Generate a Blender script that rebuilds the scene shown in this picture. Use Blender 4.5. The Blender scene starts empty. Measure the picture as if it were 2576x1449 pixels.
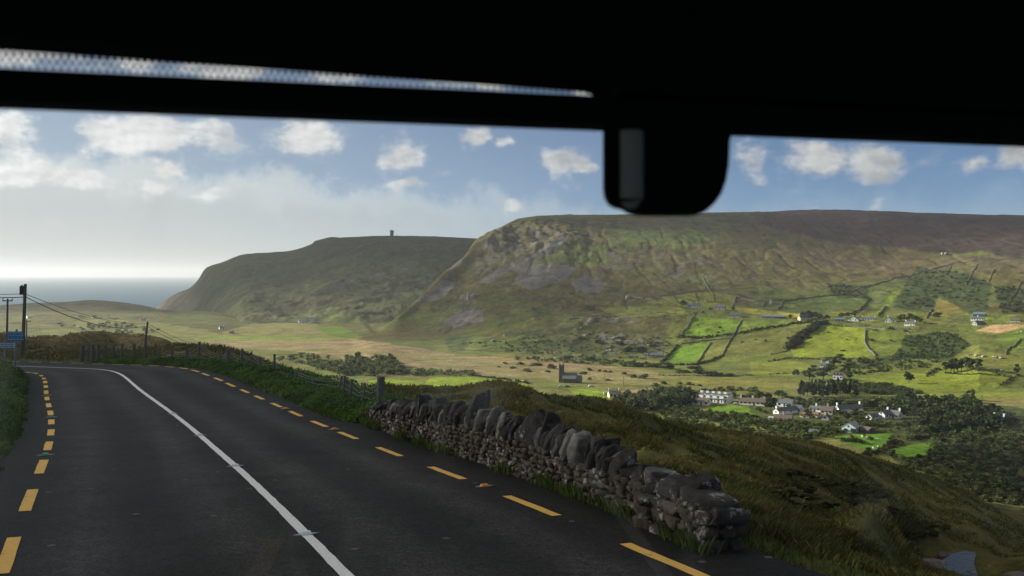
import bpy, bmesh, math, random
import numpy as np
from mathutils import Vector, Matrix
random.seed(7); RNG=np.random.default_rng(7)
SC=bpy.context.scene; COL=SC.collection
F=995.0; K=0.39752; Q=K/F        # reading scale: tangent of view angle per unit of the 2576-wide measuring grid
rad=math.radians
# ------------------------------------------------------------------ helpers
def tag(o,label,cat,group=None,kind=None):
    o['label']=label; o['category']=cat
    if group:o['group']=group
    if kind:o['kind']=kind
    return o
def empty(name,loc,rz=0):
    o=bpy.data.objects.new(name,None); COL.objects.link(o); o.location=loc; o.rotation_euler=(0,0,rz); o.empty_display_size=.2
    return o
def link(name,me,mat=None,parent=None,loc=None):
    o=bpy.data.objects.new(name,me); COL.objects.link(o)
    if mat is not None and len(me.materials)==0: me.materials.append(mat)
    if parent is not None:o.parent=parent
    if loc is not None:o.location=loc
    return o
def np_mesh(name,V,Fc,cols=None,smooth=False):
    """V (n,3), Fc (m,3|4) arrays, cols (n,3) optional per-vertex albedo"""
    V=np.asarray(V,dtype=np.float32); Fc=np.asarray(Fc,dtype=np.int32)
    me=bpy.data.meshes.new(name); m,k=Fc.shape
    me.vertices.add(len(V)); me.vertices.foreach_set('co',V.ravel())
    me.loops.add(m*k); me.loops.foreach_set('vertex_index',Fc.ravel())
    me.polygons.add(m); me.polygons.foreach_set('loop_start',np.arange(0,m*k,k,dtype=np.int32))
    me.update(calc_edges=True)
    if smooth: me.polygons.foreach_set('use_smooth',np.ones(m,dtype=bool))
    if cols is not None:
        a=me.attributes.new('cover','FLOAT_COLOR','POINT')
        c=np.ones((len(V),4),dtype=np.float32); c[:,:3]=cols; a.data.foreach_set('color',c.ravel())
    return me
class MB:
    def __init__(s): s.v=[]; s.f=[]
    def add(s,v,f):
        o=len(s.v); s.v+=[tuple(p) for p in v]; s.f+=[tuple(i+o for i in q) for q in f]
    def box(s,x0,x1,y0,y1,z0,z1):
        s.add([(x0,y0,z0),(x1,y0,z0),(x1,y1,z0),(x0,y1,z0),(x0,y0,z1),(x1,y0,z1),(x1,y1,z1),(x0,y1,z1)],
              [(0,3,2,1),(4,5,6,7),(0,1,5,4),(1,2,6,5),(2,3,7,6),(3,0,4,7)])
    def cyl(s,p0,p1,r0,r1,n=8):
        p0=Vector(p0);p1=Vector(p1);d=(p1-p0).normalized()
        a=d.orthogonal().normalized();b=d.cross(a)
        v=[];f=[]
        for p,r in((p0,r0),(p1,r1)):
            for i in range(n):
                t=2*math.pi*i/n; v.append(p+a*(r*math.cos(t))+b*(r*math.sin(t)))
        for i in range(n):
            j=(i+1)%n; f.append((i,j,n+j,n+i))
        f.append(tuple(range(n-1,-1,-1))); f.append(tuple(range(n,2*n)))
        s.add(v,f)
    def tube(s,pts,r,n=5):
        for a,b in zip(pts[:-1],pts[1:]): s.cyl(a,b,r,r,n)
    def prism(s,poly,y0,y1):
        """poly in x,z, extruded along y"""
        n=len(poly)
        v=[(x,y0,z) for x,z in poly]+[(x,y1,z) for x,z in poly]
        f=[tuple(range(n)),tuple(range(2*n-1,n-1,-1))]
        for i in range(n):
            j=(i+1)%n; f.append((i,n+i,n+j,j))
        s.add(v,f)
    def me(s,name):
        m=bpy.data.meshes.new(name); m.from_pydata(s.v,[],s.f); m.update()
        bm=bmesh.new(); bm.from_mesh(m); bmesh.ops.recalc_face_normals(bm,faces=bm.faces); bm.to_mesh(m); bm.free()
        return m
    def build(s,name,mat,parent=None,loc=None): return link(name,s.me(name),mat,parent,loc)
# lattice noise
def _h(ix,iy,sd):
    n=(ix.astype(np.int64)*374761393+iy.astype(np.int64)*668265263+sd*1442695041)&0x7fffffff
    n=((n^(n>>13))*1274126177)&0x7fffffff
    return ((n^(n>>16))&0xffff)/65535.0
def vn(x,y,sd=0):
    ix=np.floor(x);iy=np.floor(y);fx=x-ix;fy=y-iy
    fx=fx*fx*fx*(fx*(fx*6-15)+10);fy=fy*fy*fy*(fy*(fy*6-15)+10)
    a=_h(ix,iy,sd);b=_h(ix+1,iy,sd);c=_h(ix,iy+1,sd);d=_h(ix+1,iy+1,sd)
    return (a*(1-fx)+b*fx)*(1-fy)+(c*(1-fx)+d*fx)*fy
def fbm(x,y,o=4,sd=0,g=.5):
    x=np.asarray(x,float);y=np.asarray(y,float);r=0;a=1;t=0
    for i in range(o):
        r=r+a*vn(x+17.3*i,y-9.1*i,sd+i);t+=a;a*=g;x=x*2.03;y=y*2.03
    return r/t
def sst(a,b,x):
    t=np.clip((x-a)/(b-a),0,1);return t*t*(3-2*t)
# ------------------------------------------------------------------ materials
def new_mat(name):
    m=bpy.data.materials.new(name); m.use_nodes=True; nt=m.node_tree
    return m,nt,nt.nodes['Principled BSDF']
def N(nt,t,**k):
    n=nt.nodes.new(t)
    for a,b in k.items(): setattr(n,a,b)
    return n
def plain(name,c,rough=.8,var=.25,scale=3.0,bump=0,spec=.3,metal=0):
    m,nt,p=new_mat(name)
    tc=N(nt,'ShaderNodeTexCoord'); no=N(nt,'ShaderNodeTexNoise'); no.inputs['Scale'].default_value=scale; no.inputs['Detail'].default_value=6
    nt.links.new(tc.outputs['Object'],no.inputs['Vector'])
    mx=N(nt,'ShaderNodeMix',data_type='RGBA'); nt.links.new(no.outputs['Fac'],mx.inputs[0])
    mx.inputs[6].default_value=(*[v*(1-var) for v in c],1); mx.inputs[7].default_value=(*[min(1,v*(1+var)) for v in c],1)
    nt.links.new(mx.outputs[2],p.inputs['Base Color'])
    p.inputs['Roughness'].default_value=rough; p.inputs['Specular IOR Level'].default_value=spec; p.inputs['Metallic'].default_value=metal
    if bump:
        b=N(nt,'ShaderNodeBump'); b.inputs['Strength'].default_value=bump; b.inputs['Distance'].default_value=.05
        nt.links.new(no.outputs['Fac'],b.inputs['Height']); nt.links.new(b.outputs['Normal'],p.inputs['Normal'])
    return m
def cover_mat(name,scales,amp=.5,bump=0,bdist=1,rough=.95,transl=0,spec=.1):
    """albedo from the mesh's own cover attribute, broken up by procedural noise"""
    m,nt,p=new_mat(name)
    at=N(nt,'ShaderNodeAttribute',attribute_name='cover'); tc=N(nt,'ShaderNodeTexCoord')
    fac=None; first=None
    for sc in scales:
        no=N(nt,'ShaderNodeTexNoise'); no.inputs['Scale'].default_value=sc; no.inputs['Detail'].default_value=5; no.inputs['Roughness'].default_value=.65
        nt.links.new(tc.outputs['Object'],no.inputs['Vector'])
        if first is None: first=no
        mr=N(nt,'ShaderNodeMapRange'); mr.inputs[1].default_value=.3; mr.inputs[2].default_value=.7; mr.inputs[3].default_value=1-amp; mr.inputs[4].default_value=1+amp
        nt.links.new(no.outputs['Fac'],mr.inputs[0])
        if fac is None: fac=mr.outputs[0]
        else:
            mu=N(nt,'ShaderNodeMath',operation='MULTIPLY'); nt.links.new(fac,mu.inputs[0]); nt.links.new(mr.outputs[0],mu.inputs[1]); fac=mu.outputs[0]
    vm=N(nt,'ShaderNodeVectorMath',operation='SCALE'); nt.links.new(at.outputs['Color'],vm.inputs[0]); nt.links.new(fac,vm.inputs['Scale'])
    nt.links.new(vm.outputs[0],p.inputs['Base Color'])
    p.inputs['Roughness'].default_value=rough; p.inputs['Specular IOR Level'].default_value=spec
    if bump:
        b=N(nt,'ShaderNodeBump'); b.inputs['Strength'].default_value=bump; b.inputs['Distance'].default_value=bdist
        nt.links.new(first.outputs['Fac'],b.inputs['Height']); nt.links.new(b.outputs['Normal'],p.inputs['Normal'])
    if transl:
        tr=N(nt,'ShaderNodeBsdfTranslucent'); nt.links.new(vm.outputs[0],tr.inputs['Color'])
        ms=N(nt,'ShaderNodeMixShader'); ms.inputs[0].default_value=transl
        nt.links.new(p.outputs[0],ms.inputs[1]); nt.links.new(tr.outputs[0],ms.inputs[2])
        nt.links.new(ms.outputs[0],nt.nodes['Material Output'].inputs['Surface'])
    return m
M_terr=cover_mat('hill_ground',(.3,.04,1.1),.4,.5,1.6)
M_moor=cover_mat('moor_ground',(.9,7.0),.35,.6,.15)
M_leaf=cover_mat('foliage',(1.5,),.3,transl=.35)
M_grass=cover_mat('grass_blades',(.6,),.3,transl=.3)
M_white=plain('white_render',(.74,.74,.72),.9,.08,.6)
M_cream=plain('cream_render',(.68,.56,.38),.9,.08,.6)
M_grey=plain('grey_render',(.36,.36,.35),.9,.12,.6)
M_blue=plain('pale_blue_render',(.5,.6,.68),.9,.08,.6)
M_stone=plain('dark_church_stone',(.12,.108,.1),.95,.35,1.2)
M_slate=plain('grey_slate',(.12,.125,.135),.7,.3,1.5)
M_brownroof=plain('brown_tile',(.13,.10,.085),.85,.3,1.5)
M_thatch=plain('thatch',(.2,.13,.07),.95,.3,2)
M_tin=plain('blue_grey_sheet_metal',(.12,.19,.26),.5,.2,1)
M_glass=plain('dark_window_glass',(.02,.025,.03),.15,.2,1,spec=.5)
M_trim=plain('dark_trim',(.05,.08,.07),.6,.2,1)
M_wood=plain('weathered_post_wood',(.11,.1,.088),.9,.4,9,.4)
M_pole=plain('creosoted_pole_wood',(.085,.075,.065),.9,.3,5,.3)
M_wire=plain('galvanised_wire',(.28,.28,.28),.5,.2,4,metal=.5)
M_cable=plain('black_cable',(.03,.03,.03),.6,.2,4)
M_yel=plain('yellow_road_paint',(.8,.47,.1),.75,.16,14)
M_wpaint=plain('white_road_paint',(.8,.81,.8),.7,.14,10)
def wear(m):
    nt=m.node_tree;p=nt.nodes['Principled BSDF'];src=p.inputs['Base Color'].links[0].from_socket
    tc=nt.nodes.new('ShaderNodeTexCoord');f=None
    for sc,a,b in((38,.60,.68),(5,.62,.75),(1.1,.60,.80)):
        n=nt.nodes.new('ShaderNodeTexNoise');n.inputs['Scale'].default_value=sc;n.inputs['Detail'].default_value=5;n.inputs['Roughness'].default_value=.7;nt.links.new(tc.outputs['Object'],n.inputs['Vector'])
        r=nt.nodes.new('ShaderNodeMapRange');r.inputs[1].default_value=a;r.inputs[2].default_value=b;r.inputs[4].default_value=.75 if sc>4 else .35;nt.links.new(n.outputs['Fac'],r.inputs[0])
        if f is None:f=r.outputs[0]
        else:
            q=nt.nodes.new('ShaderNodeMath');q.operation='MAXIMUM';nt.links.new(f,q.inputs[0]);nt.links.new(r.outputs[0],q.inputs[1]);f=q.outputs[0]
    mx=nt.nodes.new('ShaderNodeMix');mx.data_type='RGBA';nt.links.new(f,mx.inputs[0]);nt.links.new(src,mx.inputs[6]);mx.inputs[7].default_value=(.06,.055,.05,1);nt.links.new(mx.outputs[2],p.inputs['Base Color'])
wear(M_yel);wear(M_wpaint)
M_bark=plain('bark',(.09,.075,.06),.95,.4,4)
M_metal=plain('stud_metal',(.35,.35,.34),.45,.2,20,metal=.6)
M_steel=plain('grey_sign_post',(.12,.16,.2),.55,.2,4,metal=.3)
M_signblue=plain('blue_sign_face',(.01,.1,.27),.5,.1,2)
M_signpale=plain('pale_blue_lettering',(.13,.3,.45),.5,.1,2)
M_signwhite=plain('faded_white_sign_face',(.3,.4,.52),.5,.1,2)
M_signyel=plain('yellow_sign_face',(.3,.16,.02),.5,.1,2)
M_black=plain('black_paint',(.012,.012,.012),.6,.2,2)
M_green=plain('green_lens',(.02,.35,.2),.25,.1,2)
M_amber=plain('amber_lens',(.75,.3,.03),.25,.1,2)
M_clear=plain('white_lens',(.7,.75,.75),.25,.1,2)
M_trimblk=plain('matt_black_cab_trim',(.0035,.0033,.0032),.9,.3,30,spec=.1)
M_highlight_rib=plain('painted_highlight_grey',(.2,.18,.155),.75,.1,30,spec=.4)
M_sheep=plain('sheep_wool',(.6,.58,.52),.95,.2,4)
M_carw=plain('white_car_paint',(.7,.7,.7),.3,.05,1,spec=.5)
M_cars=plain('dark_car_paint',(.08,.1,.14),.3,.05,1,spec=.5)
M_tyre=plain('tyre',(.02,.02,.02),.9,.1,2)
M_bale=plain('bale_wrap',(.7,.72,.7),.35,.08,2,spec=.5)
def asphalt():
    m,nt,p=new_mat('asphalt')
    tc=N(nt,'ShaderNodeTexCoord'); L=nt.links
    def noise(sc,det=4,ro=.6):
        n=N(nt,'ShaderNodeTexNoise'); n.inputs['Scale'].default_value=sc; n.inputs['Detail'].default_value=det; n.inputs['Roughness'].default_value=ro
        L.new(tc.outputs['Object'],n.inputs['Vector']); return n.outputs['Fac']
    at=N(nt,'ShaderNodeAttribute',attribute_name='cover')
    f=None
    for sc,lo,hi in((.22,.72,1.28),(1.3,.8,1.2),(9,.75,1.3),(30,.35,1.7),(75,.45,1.6)):
        mr=N(nt,'ShaderNodeMapRange'); mr.inputs[1].default_value=.32; mr.inputs[2].default_value=.68; mr.inputs[3].default_value=lo; mr.inputs[4].default_value=hi; L.new(noise(sc),mr.inputs[0])
        if f is None:f=mr.outputs[0]
        else:
            mu=N(nt,'ShaderNodeMath',operation='MULTIPLY'); L.new(f,mu.inputs[0]);L.new(mr.outputs[0],mu.inputs[1]);f=mu.outputs[0]
    vm=N(nt,'ShaderNodeVectorMath',operation='SCALE'); L.new(at.outputs['Color'],vm.inputs[0]); L.new(f,vm.inputs['Scale'])
    # pale flecks of grit
    vo=N(nt,'ShaderNodeTexVoronoi'); vo.inputs['Scale'].default_value=1.6; L.new(tc.outputs['Object'],vo.inputs['Vector'])
    lt=N(nt,'ShaderNodeMath',operation='LESS_THAN'); lt.inputs[1].default_value=.07; L.new(vo.outputs['Distance'],lt.inputs[0])
    mx=N(nt,'ShaderNodeMix',data_type='RGBA'); L.new(lt.outputs[0],mx.inputs[0]); L.new(vm.outputs[0],mx.inputs[6]); mx.inputs[7].default_value=(.11,.1,.085,1)
    L.new(mx.outputs[2],p.inputs['Base Color']); p.inputs['Roughness'].default_value=.75; p.inputs['Specular IOR Level'].default_value=.1
    b=N(nt,'ShaderNodeBump'); b.inputs['Strength'].default_value=.8; b.inputs['Distance'].default_value=.012; L.new(noise(45),b.inputs['Height']); L.new(b.outputs['Normal'],p.inputs['Normal'])
    return m
M_asph=asphalt()
def stonemat():
    m,nt,p=new_mat('lichened_wall_stone'); L=nt.links
    tc=N(nt,'ShaderNodeTexCoord'); at=N(nt,'ShaderNodeAttribute',attribute_name='cover')
    def noise(sc,det=5):
        n=N(nt,'ShaderNodeTexNoise'); n.inputs['Scale'].default_value=sc; n.inputs['Detail'].default_value=det; n.inputs['Roughness'].default_value=.65; L.new(tc.outputs['Object'],n.inputs['Vector']); return n.outputs['Fac']
    mr=N(nt,'ShaderNodeMapRange'); mr.inputs[1].default_value=.3; mr.inputs[2].default_value=.7; mr.inputs[3].default_value=.45; mr.inputs[4].default_value=1.5; L.new(noise(7),mr.inputs[0])
    vm=N(nt,'ShaderNodeVectorMath',operation='SCALE'); L.new(at.outputs['Color'],vm.inputs[0]); L.new(mr.outputs[0],vm.inputs['Scale'])
    m2=N(nt,'ShaderNodeMapRange'); m2.inputs[1].default_value=.57; m2.inputs[2].default_value=.64; L.new(noise(4.3),m2.inputs[0])
    mx=N(nt,'ShaderNodeMix',data_type='RGBA'); L.new(m2.outputs[0],mx.inputs[0]); L.new(vm.outputs[0],mx.inputs[6]); mx.inputs[7].default_value=(.33,.34,.32,1)
    L.new(mx.outputs[2],p.inputs['Base Color']); p.inputs['Roughness'].default_value=.9; p.inputs['Specular IOR Level'].default_value=.2
    b=N(nt,'ShaderNodeBump'); b.inputs['Strength'].default_value=1.; b.inputs['Distance'].default_value=.045; L.new(noise(16,8),b.inputs['Height']); L.new(b.outputs['Normal'],p.inputs['Normal'])
    return m
M_rock=stonemat()
# ------------------------------------------------------------------ road alignment
KS=[0,10,18,26,34,40,46,52,58,66,76,90,140]
KAP=[0,-.0003,.0019,.0045,.0019,-.004,.0088,.0185,.018,.014,.012,.006,.004]
GR=[-.0376,-.0447,-.0608,-.0438,-.0341,-.0263,-.0246,-.0595,-.066,-.052,-.045,-.045,-.05]
BK=[-.0087,-.0124,-.0311,-.0251,.012,.0356,.0187,-.0012,-.0007,-.0025,-.0019,.0012,0]
DS=.25
_s=np.arange(0,130,DS); _hd=.39532252+np.cumsum(np.interp(_s,KS,KAP))*DS
_x=2.21325319*math.cos(_hd[0])+np.cumsum(-np.sin(_hd))*DS; _y=2.21325319*math.sin(_hd[0])+np.cumsum(np.cos(_hd))*DS
_z=-2.51567295+np.cumsum(np.interp(_s,KS,GR))*DS
nb=int(14/DS); bs=-np.arange(nb,0,-1)*DS
RS=np.r_[bs,_s]; RH=np.r_[np.full(nb,_hd[0]),_hd]
RX=np.r_[_x[0]-np.sin(_hd[0])*bs,_x]; RY=np.r_[_y[0]+np.cos(_hd[0])*bs,_y]; RZ=np.r_[_z[0]-.0376*bs,_z]; RB=np.interp(RS,KS,BK)
def road_pt(s,l,up=0):
    h=np.interp(s,RS,RH)
    return np.stack([np.interp(s,RS,RX)+l*np.cos(h),np.interp(s,RS,RY)+l*np.sin(h),np.interp(s,RS,RZ)+l*np.interp(s,RS,RB)+up],-1)
def road_frame(x,y):
    """nearest station, offset and road level for points"""
    x=np.ravel(x);y=np.ravel(y);S=np.empty(len(x));Lo=np.empty(len(x));Zr=np.empty(len(x));st=slice(None,None,2)
    rx,ry=RX[st],RY[st]
    for a in range(0,len(x),20000):
        xx=x[a:a+20000];yy=y[a:a+20000]
        i=((xx[:,None]-rx)**2+(yy[:,None]-ry)**2).argmin(1)*2
        dx=xx-RX[i];dy=yy-RY[i];h=RH[i]
        along=-np.sin(h)*dx+np.cos(h)*dy; off=np.cos(h)*dx+np.sin(h)*dy
        S[a:a+20000]=RS[i]+along;Lo[a:a+20000]=off
        Zr[a:a+20000]=np.interp(RS[i]+along,RS,RZ)+np.clip(off,-6,7)*RB[i]
    return S,Lo,Zr
LEFT_EDGE=-3.72
def right_edge(s): return np.interp(s,[-14,6,9,22,26,60],[4.6,4.3,4.1,4.35,3.75,3.55])
# ------------------------------------------------------------------ terrain sheets (rows of depth, columns of direction)
class Sheet:
    def __init__(s,U,D,Z): s.U,s.D,s.Z=U,D,Z; s.lnD=np.log(D)
    def grid(s):
        u,d=np.meshgrid(s.U,s.D,indexing='ij'); return u*d,d,s.Z
    def hit(s,X,Y):
        u=(X-1288)*Q;t=(690-Y)*Q
        j=np.clip(np.searchsorted(s.U,u)-1,0,len(s.U)-2);w=(u-s.U[j])/(s.U[j+1]-s.U[j])
        if not -.01<=w<=1.01: return None
        z=s.Z[j]*(1-w)+s.Z[j+1]*w; T=z/s.D
        if T[0]>t: return None
        i=np.argmax(T>=t)
        if i==0: return None
        a=(t-T[i-1])/(T[i]-T[i-1]); return s.D[i-1]+a*(s.D[i]-s.D[i-1])
    def zat(s,x,y):
        if y<s.D[0] or y>s.D[-1]: return None
        u=x/y
        if u<s.U[0] or u>s.U[-1]: return None
        j=min(max(np.searchsorted(s.U,u)-1,0),len(s.U)-2);w=(u-s.U[j])/(s.U[j+1]-s.U[j])
        i=min(max(np.searchsorted(s.D,y)-1,0),len(s.D)-2);v=(y-s.D[i])/(s.D[i+1]-s.D[i])
        Z=s.Z; return (Z[j,i]*(1-w)+Z[j+1,i]*w)*(1-v)+(Z[j,i+1]*(1-w)+Z[j+1,i+1]*w)*v
    def mesh(s,name,mat,cols):
        x,y,z=s.grid(); n,m=z.shape
        V=np.stack([x,y,z],-1).reshape(-1,3)
        a=np.arange(n*m).reshape(n,m); Fc=np.stack([a[:-1,:-1],a[1:,:-1],a[1:,1:],a[:-1,1:]],-1).reshape(-1,4)
        me=np_mesh(name,V,Fc,cols.reshape(-1,3),True)
        return link(name,me,mat)
def pchip_rows(xk,yk,xq):
    """monotone cubic, xk,yk (k,) -> xq"""
    h=np.diff(xk);dl=np.diff(yk)/h;m=np.zeros_like(yk)
    m[1:-1]=np.where(dl[:-1]*dl[1:]>0,2*dl[:-1]*dl[1:]/(dl[:-1]+dl[1:]+1e-12),0);m[0]=dl[0];m[-1]=dl[-1]
    i=np.clip(np.searchsorted(xk,xq)-1,0,len(xk)-2);t=(xq-xk[i])/h[i];t=np.clip(t,-.2,1.2)
    return (2*t**3-3*t**2+1)*yk[i]+(t**3-2*t**2+t)*h[i]*m[i]+(-2*t**3+3*t**2)*yk[i+1]+(t**3-t**2)*h[i]*m[i+1]
def feature_sheet(cols,U,D):
    """cols: {X:[(depth,z),...]} same number of rows each"""
    Xs=sorted(cols); A=np.array([cols[x] for x in Xs]); uX=(np.array(Xs)-1288)*Q
    nr=A.shape[1]; dk=np.empty((len(U),nr));zk=np.empty((len(U),nr))
    for r in range(nr):
        dk[:,r]=pchip_rows(uX,A[:,r,0],np.clip(U,uX[0],uX[-1])); zk[:,r]=pchip_rows(uX,A[:,r,1],np.clip(U,uX[0],uX[-1]))
    dk=np.maximum.accumulate(dk,axis=1)+np.arange(nr)*.5
    Z=np.empty((len(U),len(D)))
    for i in range(len(U)): Z[i]=pchip_rows(dk[i],zk[i],np.clip(D,dk[i,0],dk[i,-1]))
    return Z
def dy(d,Y): return (d,(690-Y)*Q*d)
# --- valley floor and the long hill on the far side
cv={}
for X,(cd,cY) in {-500:(2050,776),-200:(2050,772),0:(2000,769),70:(2000,764),175:(2000,759),232:(2000,755),288:(2020,759),362:(2040,769),420:(2050,783),520:(2050,792)}.items():
    zc=(690-cY)*Q*cd
    cv[X]=[(230,-88),(420,-83),(700,-81),(1000,-80.5),(1250,-80),(1420,-78),(1600,-74),(1800,-68),(cd,zc),(2250,-112),(3300,-130)]
for X in(640,760,880): cv[X]=[(230,-88),(420,-83),(700,-81),(1000,-80.5),(1250,-80),(1400,-79),(1500,-78.5),(1600,-78),(1750,-77),(2250,-95),(3300,-130)]
def nose(X,rows,back):
    r=[dy(d,Y) for d,Y in rows]; cv[X]=[(230,-88),(420,-83),(700,-81)]+r[:1]+r[1:]+[(r[-1][0]*1.18,back),(3300,-130)]
nose(945,[(1150,858),(1195,853),(1215,850),(1235,846),(1260,841),(1300,838)],-78)
nose(994,[(1140,860),(1195,852),(1225,842),(1250,830),(1275,816),(1300,803)],-76)
nose(1044,[(1120,865),(1190,852),(1240,834),(1285,812),(1330,786),(1370,760)],-72)
nose(1119,[(1090,875),(1180,848),(1270,812),(1350,770),(1420,725),(1490,683)],-50)
nose(1169,[(1060,880),(1170,845),(1290,796),(1390,742),(1480,690),(1560,643)],-20)
nose(1204,[(1026,885),(1160,838),(1300,780),(1420,716),(1530,655),(1640,600)],10)
nose(1250,[(1010,888),(1150,830),(1300,770),(1440,700),(1560,630),(1690,578)],60)
nose(1300,[(1000,890),(1150,824),(1300,762),(1450,690),(1590,615),(1760,563)],110)
nose(1400,[(985,893),(1150,815),(1310,752),(1470,675),(1620,602),(1850,548)],125)
nose(1500,[(975,895),(1160,806),(1340,740),(1500,668),(1660,595),(1900,543)],128)
nose(1700,[(930,905),(1130,800),(1340,730),(1510,660),(1680,592),(1960,538)],130)
nose(1900,[(850,925),(1090,805),(1310,735),(1510,665),(1690,592),(2000,533)],132)
nose(2080,[(800,940),(1050,812),(1290,738),(1500,668),(1690,592),(2020,528)],134)
nose(2300,[(740,960),(1010,820),(1250,742),(1460,670),(1640,598),(1980,535)],130)
nose(2576,[(678,985),(930,830),(1170,745),(1370,670),(1550,600),(1880,545)],125)
nose(3000,[(630,1010),(860,840),(1090,745),(1280,670),(1450,605),(1750,560)],115)
Uv=np.linspace(-.74,.66,1300); Dv=np.geomspace(230,3300,860)
Zv=feature_sheet(cv,Uv,Dv)
sv=Sheet(Uv,Dv,Zv); xg,yg,_=sv.grid()
Xv=(xg/yg)/Q+1288
T0=Zv/Dv; Y0=690-T0/Q
hillw=sst(960,1250,Xv)*sst(-79,-55,Zv)
n1=fbm(xg/170,yg/170,5,3)-.5; n2=fbm(xg/40,yg/40,5,11)-.5; n3=fbm(xg/14,yg/14,3,21)-.5
ridge=1-np.abs(fbm(xg/60,yg/110,4,31)*2-1)
ends=sst(230,300,Dv)[None,:]
Zv+=ends*(n1*1.5+n2*1.2+n3*.7+hillw*(n1*8*np.clip((Zv+75)/60,0,1)*np.clip((150-Zv)/80,.2,1)+n2*3.4+n3*1.3))
n4=fbm(xg/7,yg/7,3,23)-.5; gul=1-np.abs(fbm(xg/34+n1,yg/150,4,27)*2-1)
Zv+=ends*hillw*(n4*1.0-np.clip(gul-.75,0,1)*6*np.clip((Zv+60)/70,0,1)*np.clip((140-Zv)/60,0,1))
# crags of the nose
cr=sst(1150,1230,Xv)*(1-sst(1420,1560,Xv))*sst(10,40,Zv)*(1-sst(85,118,Zv))
Zv+=cr*((ridge-.7)*9+n3*4)
lc=sst(-76,-70,Zv)*(1-sst(-30,-10,Zv))*sst(1000,1150,Xv)*(1-sst(1700,1900,Xv))
Zv+=lc*(np.maximum(0,fbm(xg/22,yg/22,4,41)-.55)*11)
lw=(1-sst(380,500,Xv))*sst(1300,1500,yg)*(1-sst(1900,2000,yg))
Zv+=lw*n1*16
# --- headland with the watch tower
ch={}
def head(X,rows): ch[X]=rows
for X,Yr,dr in((392,776,2650),(420,754,2620),(450,737,2600),(475,727,2590),(498,706,2580),(513,681,2570),(522,673,2560),(563,659,2550),(613,641,2530),(644,638,2520),(719,633,2500),(764,623,2490),(789,613,2480),(857,599,2470),(981,594,2460),(1069,595,2460),(1204,601,2450),(1400,606,2450),(1600,610,2450)):
    zr=(690-Yr)*Q*dr; f=sst(400,640,float(X)); zb=-112*(1-f)+-79*f; db=2420*(1-f)+1560*f
    rows=[(db-120,zb-6),(db,zb)]
    for q,pz in((.25,.18),(.5,.42),(.75,.74)): rows.append((db+(dr-db)*q,zb+(zr-zb)*pz))
    rows+=[(dr,zr),(dr+300,zr-14),(dr+700,-130)]
    head(X,rows)
Uh=np.linspace((392-1288)*Q,(1560-1288)*Q,620); Dh=np.geomspace(1420,3250,330)
Zh=feature_sheet(ch,Uh,Dh); sh=Sheet(Uh,Dh,Zh); xh,yh,_=sh.grid(); Xh=(xh/yh)/Q+1288
m1=fbm(xh/150,yh/150,5,51)-.5; m2=fbm(xh/45,yh/45,5,61)-.5; m3=fbm(xh/16,yh/16,3,63)-.5
Y1=690-(Zh/Dh)/Q
ridgeline=np.interp(Xh,[392,420,450,475,498,513,522,563,613,644,719,764,789,857,981,1069,1204,1400],[776,754,737,727,706,681,673,659,641,638,633,623,613,599,594,595,601,606])
away=sst(2,34,Y1-ridgeline)
Zh+=away*(m1*34+m2*14+m3*5)*np.clip((Zh+105)/40,.15,1)
Zh+=(1-away)*m3*2
# low rocky step on the skyline
Zh+=sst(786,792,Xh)*(1-sst(830,860,Xh))*(1-away)*5
# --- near moor, road verge and gully
SIL=[(-300,846,180),(0,849,182),(60,850,185),(120,850,195),(180,845,205),(260,835,225),(300,837,230),(400,849,225),(480,864,200),(560,885,165),(640,905,120),(700,917,85),(800,937,62),(900,955,52),(975,965,46),(1100,970,43),(1250,978,42),(1380,984,42),(1430,998,42),(1480,1009,43),(1550,1025,44),(1700,1050,46),(1800,1064,47),(1900,1082,48),(2050,1110,50),(2150,1138,52),(2250,1168,54),(2350,1205,56),(2450,1250,58),(2576,1312,60),(2750,1390,60),(3000,1480,58)]
PTS=[]
for X,Y,d in SIL:
    if 380<X: Y+=float(np.interp(X,[380,480,560,640,750,850,1300,1500,1600,1800,2000,2200,2450,2600],[0,20,34,40,43,47,44,42,30,26,10,2,6,26]))
    PTS.append((X,Y,d)); z=(690-Y)*Q*d
    for k,dz in((1.35,-.10),(2.0,-.24)):
        d2=d*k; z2=z+dz*d; PTS.append((X,690-z2/d2/Q,d2))
    d3=430.; PTS.append((X,690+100/d3/Q,d3))
MID=[(0,882,100),(0,905,84),(100,884,110),(150,890,120),(58,905,106),(300,915,160),(205,917,150),(361,906,184),(300,870,205),(420,895,170),(500,905,120),
 (1300,1003,30),(1100,987,33),(1000,985,34),(1500,1040,30),(1600,1085,29),(1700,1190,18.5),(1800,1150,30),(1900,1120,38),(2000,1180,36),(2100,1160,42),(2200,1205,47),(2350,1275,50),
 (1932,1262,16),(2032,1338,16),(2132,1360,18),(2232,1400,20),(1900,1330,12.5),(2000,1420,11.3),(2150,1440,13.5),(2300,1452,19),
 (2000,1258,25),(2150,1255,34),(2250,1305,37),(2150,1325,27),(2300,1375,36),(2400,1352,44),(2480,1362,44),(2340,1412,39),(2400,1424,40.5),(2440,1410,42),(2500,1385,44),(2360,1455,36.5),(2560,1402,42),(2576,1450,36),(2480,1455,36),(2700,1430,38),(2900,1500,32),(2420,1480,33),(2200,1500,10),(2350,1535,9.3),(2576,1550,8.3),(2100,1462,11.5),(2800,1560,9),(2400,1500,13),(2576,1490,17),(2400,1472,24),(2300,1462,16)]
PTS+=MID
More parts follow.
